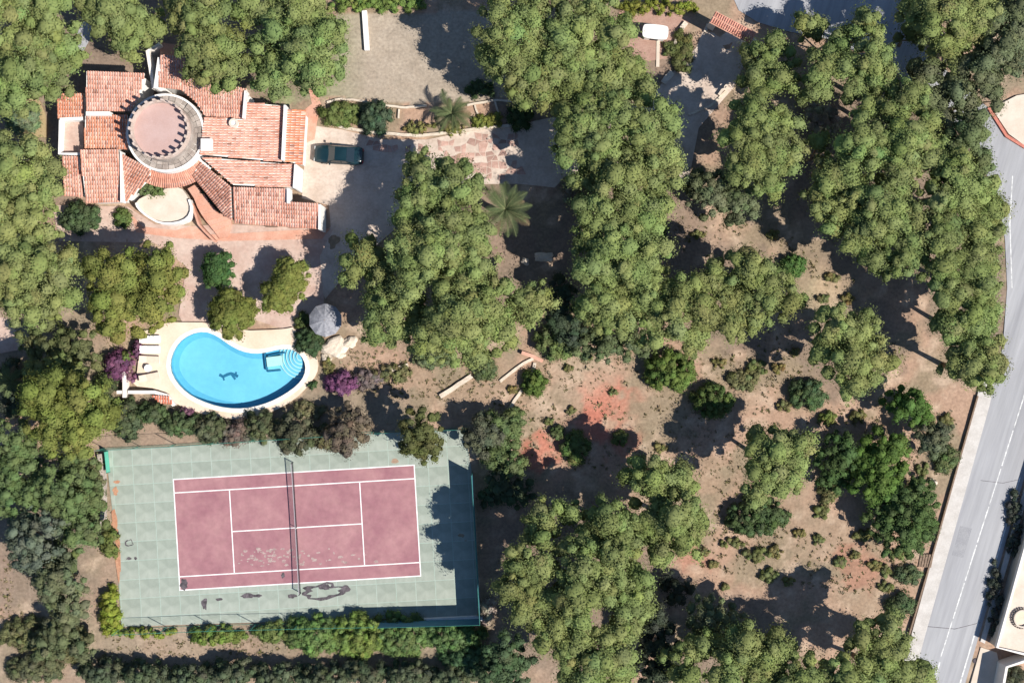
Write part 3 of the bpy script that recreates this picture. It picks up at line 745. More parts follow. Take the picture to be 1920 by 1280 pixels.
# windows and doors on the east and south walls
def window(px, py, z, w, h, ang, door=False):
    c = hp([(px, py)], 0)[0]; d = Vector((math.cos(ang), math.sin(ang)))
    m = MB(); m.box((c[0], c[1], z + h / 2), (.1, w + .16, h + .16), ang); f = m.build('door' if door else 'window', M['shutter'], house)
    m = MB(); m.box((c[0] + d.x * .04, c[1] + d.y * .04, z + h / 2), (.06, w, h), ang); m.build('leaf' if door else 'pane', M['wood'] if door else M['glass'], f)
for (x, y, z, w, h, a, dr) in [(558.5, 318, 1.0, 1.0, 1.2, 0, False), (558, 342, .1, .95, 2.1, 0, True), (605, 398, 1, 1.1, 1.2, 0, False), (605, 420, 1, .7, 1.2, 0, False),
                               (572, 235, 1, 1.2, 1.2, 0, False), (571, 270, 1, 1.2, 1.2, 0, False), (470, 421.5, .9, 1.3, 1.3, -math.pi / 2, False), (510, 425, .1, 1.0, 2.1, -math.pi / 2, True), (560, 429, .9, 1.3, 1.3, -math.pi / 2, False),
                               (190, 378.5, 1, 1.2, 1.2, -math.pi / 2, False), (137, 367, 1, .8, 1.1, -math.pi / 2, False)]:
    window(x, y, z, w, h, a, dr)
# D-shaped raised balcony south of the tower
BAL = smooth_poly([(254, 377), (282, 362), (312, 353), (338, 350), (352, 368), (360, 392), (352, 410), (330, 419), (300, 419), (275, 405), (258, 390)], 1)
m = MB(); m.prism(hp(BAL, 1.2), -.2, 1.2); m.build('balcony_floor', M['cream'], house)
m = MB(); m.strip(hp(BAL + BAL[:1], 1.5)[8:-1], .2, -.2, 1.5); m.build('parapet', M['white'], house)
# garden stairs, fanning
st = empty('garden_stairs', (*W(395, 400), .05)); tag(st, 'pink terracotta stairs beside the cream curved balcony', 'stairs')
sx, sy = st.location.x, st.location.y
L1 = [(352, 354), (364, 372), (370, 388), (378, 402), (386, 414), (394, 424), (402, 434), (412, 448)]
R1 = [(366, 346), (384, 366), (396, 384), (408, 397), (424, 404), (432, 410), (434, 420), (428, 444)]
for i in range(7):
    z = 1.3 - i * .18; P = [W(*L1[i], z), W(*R1[i], z), W(*R1[i + 1], z), W(*L1[i + 1], z)]
    m = MB(); m.prism([(a - sx, b - sy) for a, b in P], -.2, z); m.build('step', M['terracotta'], st)
m = MB(); m.strip([(a - sx, b - sy) for a, b in WP([(360, 382), (372, 420), (384, 434), (402, 452)], 1.0)], .2, -.2, 1.0); m.build('side_wall', M['terracotta'], st)
# little tiled pump-house roof by the pool
ph = empty('pump_house', (*W(304, 750), 0)); tag(ph, 'tiny red tiled roof below the left end of pool deck', 'shed')
px0, py0 = ph.location.x, ph.location.y
tile_roof('p', [(285, 741), (318, 743), (323, 757), (300, 755)], .9, 270, .2, ph, (.95, .62, .5), seed=30, conv=lambda p, z: [(a - px0, b - py0) for a, b in WP(p, z)])

# ------------------------------------------------------------------ other built things
# entrance gateway with tiled coping
gw = empty('gateway', (*W(1372, 55), 0)); tag(gw, 'pink tile-topped gateway wall over the driveway entrance', 'gateway')
gx0, gy0 = gw.location.x, gw.location.y
gpt = [(a - gx0, b - gy0) for a, b in WP([(1336, 32), (1412, 72)], 2.8)]
gd = (Vector(gpt[1]) - Vector(gpt[0])); ga = math.atan2(gd.y, gd.x); gl = gd.length; gc = (Vector(gpt[0]) + Vector(gpt[1])) / 2
for s in (-1, 1):
    m = MB(); m.box((gc.x + math.cos(ga) * s * (gl / 2 - .35), gc.y + math.sin(ga) * s * (gl / 2 - .35), 1.1), (.7, .6, 2.6), ga); m.build('pillar', M['stucco'], gw)
m = MB(); m.box((gc.x, gc.y, 2.55), (gl, .6, .4), ga); m.build('lintel', M['stucco'], gw)
r = random.Random(2)
m = MB(); k = int(gl / .23)
for i in range(k):
    u = -gl / 2 + (i + .5) * gl / k
    for s in (-1, 1):
        for t in range(2):
            f = r.uniform(.85, 1.15); b0 = len(m.v)
            for (d0, ww) in ((.05 + .24 * t, .08), (.31 + .24 * t, .1)):
                for q in range(5):
                    an = math.pi * q / 4; uu = u + ww * math.cos(an); z = 3.0 - d0 * .3 + ww * .8 * math.sin(an) + (.03 if ww > .09 else 0); v = s * d0
                    m.v.append((gc.x + math.cos(ga) * uu - math.sin(ga) * v, gc.y + math.sin(ga) * uu + math.cos(ga) * v, z))
            for q in range(4): m.face([b0 + q, b0 + 5 + q, b0 + 6 + q, b0 + 1 + q], (f, f * .95, f * .98))
tag(m.build('coping_tiles', M['tile'], gw, True), kind='stuff')
m = MB()
for s in (-1, 1):
    a = Vector((math.cos(ga), math.sin(ga))); nrm = Vector((-a.y, a.x)) * s * .64; p0 = gc - a * gl / 2; p1 = gc + a * gl / 2
    m.add([(p0.x, p0.y, 2.985), (p1.x, p1.y, 2.985), (p1.x + nrm.x, p1.y + nrm.y, 2.8), (p0.x + nrm.x, p0.y + nrm.y, 2.8)], [(0, 1, 2, 3)])
m.build('coping_bed', M['terracotta'], gw)
# whitewashed block on the bare earth, with a narrow path
x, y = W(1229, 60, 1.3); o = empty('garden_kiosk', (x, y, 0), -.1); tag(o, 'white flat-topped block on bare earth near the top edge', 'kiosk')
m = MB(); m.box((0, 0, .55), (1.9, 1.0, 1.3)); m.build('body', M['white'], o)
m = MB(); m.prism(smooth_poly([(-1.25, -.45), (-1.0, -.7), (1.0, -.7), (1.25, -.45), (1.25, .45), (1.0, .7), (-1.0, .7), (-1.25, .45)], 2), 1.2, 1.34); m.build('top_slab', M['white'], o)
m = MB(); m.box((0, -.5, .5), (.8, .04, .8)); m.build('opening', M['net'], o)
m = MB(); m.strip(WP([(1234, 72), (1233, 126)]), .32, -.1, .09); tag(m.build('path', M['cream']), kind='structure')
def low_wall(label, pts, w, h, mat='rock', name='stone_edging', cat='stone edging'):
    m = MB(); P = WP(pts, h); r = random.Random(len(label)); Q = []; jt = .0 if mat in ('white', 'wood') else .05
    for a, b in zip(P[:-1], P[1:]):
        k = max(1, int(math.dist(a, b) / .5))
        for i in range(k): t = i / k; Q.append((a[0] + (b[0] - a[0]) * t + r.uniform(-jt, jt), a[1] + (b[1] - a[1]) * t + r.uniform(-jt, jt)))
    Q.append(P[-1]); m.strip(Q, w, -.2, h); return tag(m.build(name, M[mat]), label, cat)
low_wall('wavy pale stone edging between dry lawn and planting bed', [(612, 192), (640, 185), (680, 190), (720, 198), (760, 201), (800, 198)], .2, .25)
low_wall('pale stone edging of the bed at right of palm', [(876, 197), (900, 192), (930, 188), (972, 190)], .2, .25)
low_wall('long pale stone edging between planting bed and driveway', [(606, 228), (660, 243), (720, 250), (790, 254), (850, 248), (900, 240), (965, 234)], .28, .28)
low_wall('short stone divider left of palm in planting bed', [(748, 204), (747, 222)], .16, .2)
low_wall('short slanted stone divider right of palm in planting bed', [(891, 196), (898, 224)], .18, .2)
low_wall('rightmost stone divider of the planting bed', [(929, 190), (936, 220)], .18, .2)
low_wall('long white low wall standing on the dry lawn', [(683, 20), (688, 94)], .48, .4, 'white', 'garden_wall', 'wall')
low_wall('pale straight stone border on slope below central grove', [(826, 744), (885, 704)], .45, .3, 'rock')
low_wall('thin pale border running from bougainvillea towards central grove', [(690, 706), (765, 684)], .35, .25)
low_wall('narrow pale border left of the small round bush on dirt slope', [(952, 770), (978, 732)], .3, .2)
low_wall('narrow pale border above the small round bush on dirt slope', [(996, 704), (1003, 680)], .3, .2)
low_wall('rough pale stone line climbing the dirt slope', [(938, 715), (962, 695), (985, 680), (1000, 672)], .28, .18)
low_wall('pinkish garden wall at foot of the central grove', [(978, 660), (1000, 668), (1018, 677)], .35, .5, 'terracotta', 'garden_wall', 'wall')
low_wall('low brown boundary wall along the pavement of main road', [(1834, 742), (1800, 860), (1752, 1030), (1702, 1200)], .15, .3, 'wood', 'boundary_wall', 'wall')
low_wall('curved pale kerb beside the shaded entrance drive', [(1262, 135), (1250, 148), (1244, 156)], .6, .2)
low_wall('short pale curved kerb by grass strip at gateway', [(1322, 60), (1328, 45), (1318, 70)][:2], .3, .25)
low_wall('curved pale stone border of bare earth beside grass strip', [(1288, 42), (1272, 62), (1264, 90)], .45, .3)
low_wall('pale timber edging in shade east of entrance drive', [(1368, 152), (1348, 178)], .25, .4, 'cream')
low_wall('narrow pale kerb along the shaded entrance drive', [(1362, 170), (1330, 200), (1290, 215)], .22, .15)
# wooden steps down from the main road
o = empty('wooden_steps', (*W(1734, 1050), 0)); tag(o, 'small wooden steps beside the main road pavement', 'steps')
for i in range(5):
    m = MB(); m.box((-.45 + i * .25, 0, .06 + i * .04), (.2, 1.3, .1), -.2); m.build('tread', M['wood'], o)
# boulders beside the pool
def boulder(px, py, rx, ry, h, label, seed):
    bm = bmesh.new(); bmesh.ops.create_icosphere(bm, subdivisions=3, radius=1); r = random.Random(seed); ph = [r.uniform(0, 6) for _ in range(6)]
    for v in bm.verts:
        c = v.co; k = 1 + .22 * math.sin(c.x * 3 + ph[0]) * math.sin(c.y * 3.4 + ph[1]) + .12 * math.sin(c.x * 7 + ph[2]) * math.sin(c.y * 6 + c.z * 5 + ph[3])
        v.co = Vector((c.x * rx / PPM * k, c.y * ry / PPM * k, max(-.3, c.z * h * k)))
    me = bpy.data.meshes.new('boulder'); bm.to_mesh(me); bm.free(); me.materials.append(M['rock'])
    o = link(bpy.data.objects.new('boulder', me)); o.location = (*W(px, py), .05); o.rotation_euler = (0, 0, r.uniform(-.4, .4))
    tag(o, label, 'boulder', 'pale rocks right of the pool')
boulder(628, 650, 24, 18, .5, 'largest pale boulder right of the pool deck', 1)
boulder(655, 642, 16, 11, .4, 'pale boulder right of the largest one by pool', 2)
boulder(612, 672, 10, 9, .3, 'small pale rock under the largest boulder by pool', 3)
boulder(640, 665, 9, 7, .25, 'smallest pale rock in the group right of pool', 4)
boulder(1748, 902, 10, 6, .5, 'white rock in scrub beside the main road', 5)
boulder(1020, 482, 20, 10, .4, 'sunlit pinkish rock in the deep shade right of big palm', 6)
boulder(985, 490, 8, 7, .4, 'small sunlit rock in deep shade below big palm', 7)
# raised patio across the road, bottom right
pt = empty('raised_patio', (*W(1915, 1120), 0)); tag(pt, 'cream raised patio with wall across the main road', 'patio')
qx, qy = pt.location.x, pt.location.y
PH = 1.6
RP = [(1926, 1005), (1905, 1080), (1868, 1212), (1925, 1226), (2080, 1250), (2080, 600), (2040, 620)]
q_ = [(a - qx, b - qy) for a, b in WP(RP, PH)]
m = MB(); m.prism(q_, -.2, PH); m.build('floor', M['cream'], pt)
m = MB(); m.strip(q_[-1:] + q_[:4], .22, PH - .2, PH + .25); m.build('parapet', M['stucco'], pt)
fx, fy = [v for v in WP([(1915, 1158)], PH)[0]]
fo = empty('round_fountain', (fx, fy, PH)); tag(fo, 'round stone-edged basin at the right edge on cream patio', 'fountain')
m = MB(); m.ring((0, 0), .72, .86, 0, .35, 32); m.build('rim', M['cream'], fo)
m = MB(); m.cyl((0, 0), .71, .71, 0, .12, 32); m.build('basin', M['deck'], fo)
for k in range(26):
    a = 2 * math.pi * k / 26; m = MB(); m.box((math.cos(a) * .98, math.sin(a) * .98, .09), (.14, .14, .18), a, top=.8); m.build('edging_stone', M['stone'], fo)
sheet('terrace', [(1838, 1212), (1868, 1222), (1874, 1250), (1850, 1366), (1795, 1366)], .14, M['cream'])
nb = empty('neighbour_wall', (*W(1900, 1270), 0)); tag(nb, 'cream walled plot in the bottom right corner', 'wall')
nx_, ny_ = nb.location.x, nb.location.y
m = MB(); m.strip([(a - nx_, b - ny_) for a, b in WP([(1868, 1360), (1888, 1250), (1925, 1238), (2040, 1250)], 2.0)], .25, -.2, 2.0); m.build('wall', M['stucco'], nb)

# ------------------------------------------------------------------ parked car
def car(px, py, rz):
    x, y = W(px, py, .8); o = empty('parked_car', (x, y, .042), rz)
    tag(o, 'dark teal saloon car parked on the driveway beside the house', 'car')
    # lower body: stations along x (front = +x): x, half width, belt height
    ST = [(2.42, .62, .55), (2.34, .76, .66), (2.1, .84, .74), (1.5, .885, .83), (.95, .9, .9), (0, .905, .93), (-1.1, .9, .94), (-1.75, .88, .93), (-2.15, .83, .86), (-2.33, .74, .78), (-2.4, .62, .6)]
    m = MB(); rows = []
    for (sx, w, h) in ST:
        prof = [(-w * .92, .22), (-w, .42), (-w * .985, h - .14), (-w * .9, h - .02), (-w * .5, h + .03), (0, h + .045), (w * .5, h + .03), (w * .9, h - .02), (w * .985, h - .14), (w, .42), (w * .92, .22)]
        b = len(m.v); m.v += [(sx, p[0], p[1]) for p in prof]; rows.append(b)
    k = 11
    for i in range(len(rows) - 1):
        for j in range(k - 1): m.face([rows[i] + j, rows[i] + j + 1, rows[i + 1] + j + 1, rows[i + 1] + j])
        m.face([rows[i] + k - 1, rows[i], rows[i + 1], rows[i + 1] + k - 1])
    m.face([rows[0] + j for j in range(k)][::-1]); m.face([rows[-1] + j for j in range(k)])
    body = m.build('body', M['carpaint'], o, True)
    # cabin
    bx = [(1.0, .80, .9), (.28, .66, 1.4), (-.85, .66, 1.42), (-1.72, .76, .93)]
    m = MB(); m.add([(bx[1][0], -.64, 1.38), (bx[1][0], .64, 1.38), (bx[2][0], .64, 1.4), (bx[2][0], -.64, 1.4), (.1, 0, 1.45), (-.7, 0, 1.455)],
          [(0, 1, 4), (1, 2, 5, 4), (2, 3, 5), (3, 0, 4, 5)]); m.build('roof', M['carpaint'], o, True)
    def quad(name, P, mat, inset=.0):
        m = MB(); m.add(P, [(0, 1, 2, 3)]); return m.build(name, mat, o)
    quad('windscreen', [(1.02, -.74, .9), (1.02, .74, .9), (.29, .62, 1.385), (.29, -.62, 1.385)], M['carglass'])
    quad('rear_window', [(-.86, -.62, 1.405), (-.86, .62, 1.405), (-1.55, .7, .97), (-1.55, -.7, .97)], M['carglass'])
    for s in (-1, 1):
        quad('side_window', [(.95, s * .83, .92), (.27, s * .665, 1.37), (-.3, s * .665, 1.39), (-.3, s * .84, .93)][::s], M['carglass'])
        quad('side_window', [(-.36, s * .84, .93), (-.36, s * .665, 1.39), (-.85, s * .665, 1.39), (-1.5, s * .82, .95)][::s], M['carglass'])
        m = MB(); m.tube([(1.05, s * .79, .9), (.28, s * .655, 1.4), (-.85, s * .655, 1.415), (-1.62, s * .77, .95)], [.04, .045, .045, .05], 6); m.build('roof_rail', M['carpaint'], o)
        m = MB(); m.box((.78, s * .99, .98), (.14, .2, .13)); m.build('mirror', M['carpaint'], o)
        m = MB(); m.box((2.33, s * .56, .58), (.14, .3, .12)); m.build('headlight', M['lamp'], o)
        m = MB(); m.box((-2.35, s * .58, .68), (.1, .26, .14)); m.build('taillight', M['taillamp'], o)
        for wx in (1.42, -1.38):
            m = MB(); b = 20
            for q, yy in enumerate((s * .70, s * .9)):
                m.v += [(wx + .32 * math.cos(2 * math.pi * i / b), yy, .32 + .32 * math.sin(2 * math.pi * i / b)) for i in range(b)]
            for i in range(b): j = (i + 1) % b; m.face([i, j, b + j, b + i])
            m.face(list(range(b))); m.face([b + i for i in range(b)])
            wh = m.build('wheel', M['rubber'], o)
            m = MB(); m.v += [(wx + .2 * math.cos(2 * math.pi * i / 16), s * .906, .32 + .2 * math.sin(2 * math.pi * i / 16)) for i in range(16)]; m.face(list(range(16))); m.build('rim', M['rim'], wh)
car(635, 290, math.pi - .06)

# ------------------------------------------------------------------ foliage
def icos():
    bm = bmesh.new(); bmesh.ops.create_icosphere(bm, subdivisions=1, radius=1); bm.verts.ensure_lookup_table()
    V = np.array([v.co[:] for v in bm.verts]); F = np.array([[l.index for l in f.verts] for f in bm.faces]); bm.free(); return V, F
IV, IF = icos()
PINE = (.196, .232, .086); DULL = (.145, .165, .088); BRIGHT = (.060, .115, .028); DARK = (.028, .055, .024); YEL = (.17, .19, .035); PURP = (.095, .04, .095)
BRN = (.13, .105, .075); BLUE = (.125, .15, .105); OLIVE = (.165, .185, .052); MID = (.125, .165, .068)
TRI = [0]
def foliage(name, clumps, col, parent=None, leaf=.2, dens=115, seed=0, hue=.09, origin=(0, 0, 0), lval=.2):
    """clumps: array x,y,z,radius,nx,ny,nz - one mesh of leaf-sized faces over small cores"""
    rg = np.random.default_rng(seed); V = []; Q = []; Cc = []; Nn = []; nv = 0
    clumps = np.asarray(clumps, float); n = len(clumps)
    cnt = np.maximum(14, (dens * clumps[:, 3] ** 2 / .6)).astype(int); tot = cnt.sum(); ci = np.repeat(np.arange(n), cnt)
    ccol = np.array(col)[None] * (1 + rg.normal(0, hue, (n, 1))) * (1 + rg.normal(0, hue * .5, (n, 3)))
    d = rg.normal(size=(tot, 3)); d /= np.linalg.norm(d, axis=1, keepdims=True)
    d[:, 2] = np.where(d[:, 2] < -.35, -d[:, 2], d[:, 2])
    rad = clumps[ci, 3][:, None] * rg.uniform(.56, 1.18, (tot, 1))
    ax = rg.uniform(.75, 1.32, n); an = rg.uniform(0, math.pi, n); ca_, sa_ = np.cos(an), np.sin(an); hz = rg.uniform(.48, .8, n)
    def squash(v, i):      # every clump gets its own stretch and turn
        u = (v[..., 0] * ca_[i] + v[..., 1] * sa_[i]) * ax[i]; w = (-v[..., 0] * sa_[i] + v[..., 1] * ca_[i]) / ax[i] ** .5
        return np.stack([u * ca_[i] - w * sa_[i], u * sa_[i] + w * ca_[i], v[..., 2] * hz[i]], -1)
    c = clumps[ci, :3] + squash(d * rad, ci)
    nrm = d + rg.normal(0, .45, (tot, 3)); nrm /= np.linalg.norm(nrm, axis=1, keepdims=True)
    nrm *= np.where((nrm * d).sum(1, keepdims=True) < 0, -1, 1)
    t = np.cross(nrm, rg.normal(size=(tot, 3))); t /= np.linalg.norm(t, axis=1, keepdims=True) + 1e-9; b = np.cross(nrm, t)
    L = leaf * rg.uniform(.6, 1.25, (tot, 1)); Wd = L * rg.uniform(.45, .75, (tot, 1))
    P = np.stack([c - t * L * .5 - b * Wd * .2, c - t * L * .1 - b * Wd * .5 , c + t * L * .5 + b * Wd * .1, c - t * L * .05 + b * Wd * .5], 1)
    sn = d * .5 + clumps[ci, 4:7] * .6 + nrm * .4; sn /= np.linalg.norm(sn, axis=1, keepdims=True)
    lc = np.clip(ccol[ci] * rg.uniform(1 - lval, 1 + lval, (tot, 1)), .004, .9)
    me = bpy.data.meshes.new(name)
    V1 = P.reshape(-1, 3); F1 = np.arange(tot * 4).reshape(-1, 4); C1 = np.repeat(lc, 4, 0); N1 = np.repeat(sn, 4, 0)
    # cores (triangles as degenerate-free quads are avoided: kept as triangles)
    jit = 1 + rg.normal(0, .09, (n, len(IV), 1))
    V2 = (clumps[:, None, :3] + squash(IV[None] * clumps[:, None, 3:4] * .74 * jit, np.arange(n)[:, None])).reshape(-1, 3)
    F2 = (IF[None] + (np.arange(n) * len(IV))[:, None, None] + tot * 4).reshape(-1, 3)
    C2 = np.repeat(ccol, len(IV), 0); N2 = np.tile(IV, (n, 1))
    V = np.concatenate([V1, V2]) - np.array(origin); C = np.clip(np.concatenate([C1, C2]), .004, .9); Nn = np.concatenate([N1, N2])
    me.vertices.add(len(V)); me.vertices.foreach_set('co', V.astype(np.float32).ravel())
    li = np.concatenate([F1.ravel(), F2.ravel()]).astype(np.int32); me.loops.add(len(li)); me.loops.foreach_set('vertex_index', li)
    lt = np.concatenate([np.full(len(F1), 4), np.full(len(F2), 3)]).astype(np.int32); ls = np.concatenate([[0], np.cumsum(lt)[:-1]]).astype(np.int32)
    me.polygons.add(len(lt)); me.polygons.foreach_set('loop_start', ls); me.polygons.foreach_set('loop_total', lt); me.polygons.foreach_set('use_smooth', np.full(len(lt), True))
    me.update(calc_edges=True)
    at = me.color_attributes.new('Col', 'FLOAT_COLOR', 'POINT'); at.data.foreach_set('color', np.concatenate([C, np.ones((len(C), 1))], 1).astype(np.float32).ravel())
    me.normals_split_custom_set_from_vertices(Nn.astype(np.float32).tolist())
    me.materials.append(M['leaf']); TRI[0] += 2 * len(F1) + len(F2)
    o = link(bpy.data.objects.new(name, me), parent); return o
def dome(cx, cy, z, R, flat, rg, rc=(.6, 1.15), dens=2.9, zn=.34):
    """clumps over a flattened dome"""
    n = max(4, int(dens * R * R)); out = []
    for i in range(n):
        f = math.sqrt((i + .5) / n); a = i * 2.39996 + rg.uniform(-.5, .5); rho = R * f * rg.uniform(.9, 1.06)
        h = flat * R * math.sqrt(max(0, 1 - min(1, f) ** 2)) + rg.normal(0, zn)
        r = rg.uniform(*rc) * min(1, .45 + R / 3.4)
        nx, ny = math.cos(a) * f * .8, math.sin(a) * f * .8
        out.append((cx + math.cos(a) * max(0, rho - r * .5), cy + math.sin(a) * max(0, rho - r * .5), z + h, r, nx, ny, math.sqrt(max(.1, 1 - nx * nx - ny * ny))))
    return out
TREES = [0]
def pine(label, lobes, top=8.5, col=PINE, name='pine_tree', cat='tree', group='pines in the groves', flat=.5, leaf=.195, dens=100, rc=(.5, 1.35), cd=2.7, grow=1.3, zn=.34):
    TREES[0] += 1; sd = TREES[0] * 13; rg = np.random.default_rng(sd); zc = top - 1.6; k = (CAMH - zc) / CAMH
    L = [(*W(x, y, zc), r_ / PPM * k * grow) for x, y, r_ in lobes]
    wts = [l[2] ** 2 for l in L]; bx = sum(l[0] * w for l, w in zip(L, wts)) / sum(wts); by = sum(l[1] * w for l, w in zip(L, wts)) / sum(wts)
    o = empty(name, (bx, by, 0)); tag(o, label, cat, group); cl = []; zs = []
    for i, (x, y, R) in enumerate(L):
        z = zc - .3 + (0 if zn < .1 else rg.uniform(-.75, .7) + (.5 if i == 0 else 0)); zs.append(z); cl += dome(x, y, z - .2 * R, R, flat + .1, rg, rc, cd, zn)
    tint = np.array(col) * (1 + rg.normal(0, .05)) * np.array((1 + rg.normal(0, .03), 1, 1))
    foliage('crown', cl, tint, o, leaf, dens, sd, origin=(bx, by, 0))
    m = MB(); h = zc - 2.2; lean = (rg.uniform(-.4, .4), rg.uniform(-.4, .4)); tr = .07 + .018 * top
    m.tube([(0, 0, -.3), (lean[0] * .3, lean[1] * .3, h * .4), (lean[0], lean[1], h)], [tr * 1.25, tr, tr * .7], 8)
    for (x, y, R), z in zip(L, zs):
        m.tube([(lean[0] * .8, lean[1] * .8, h * .82), ((x - bx) * .5 + lean[0] * .4, (y - by) * .5 + lean[1] * .4, (h + z) / 2), (x - bx, y - by, z - .1 * R)], [tr * .55, tr * .4, tr * .2], 6)
    m.build('trunk', M['bark'], o, True)
    return o
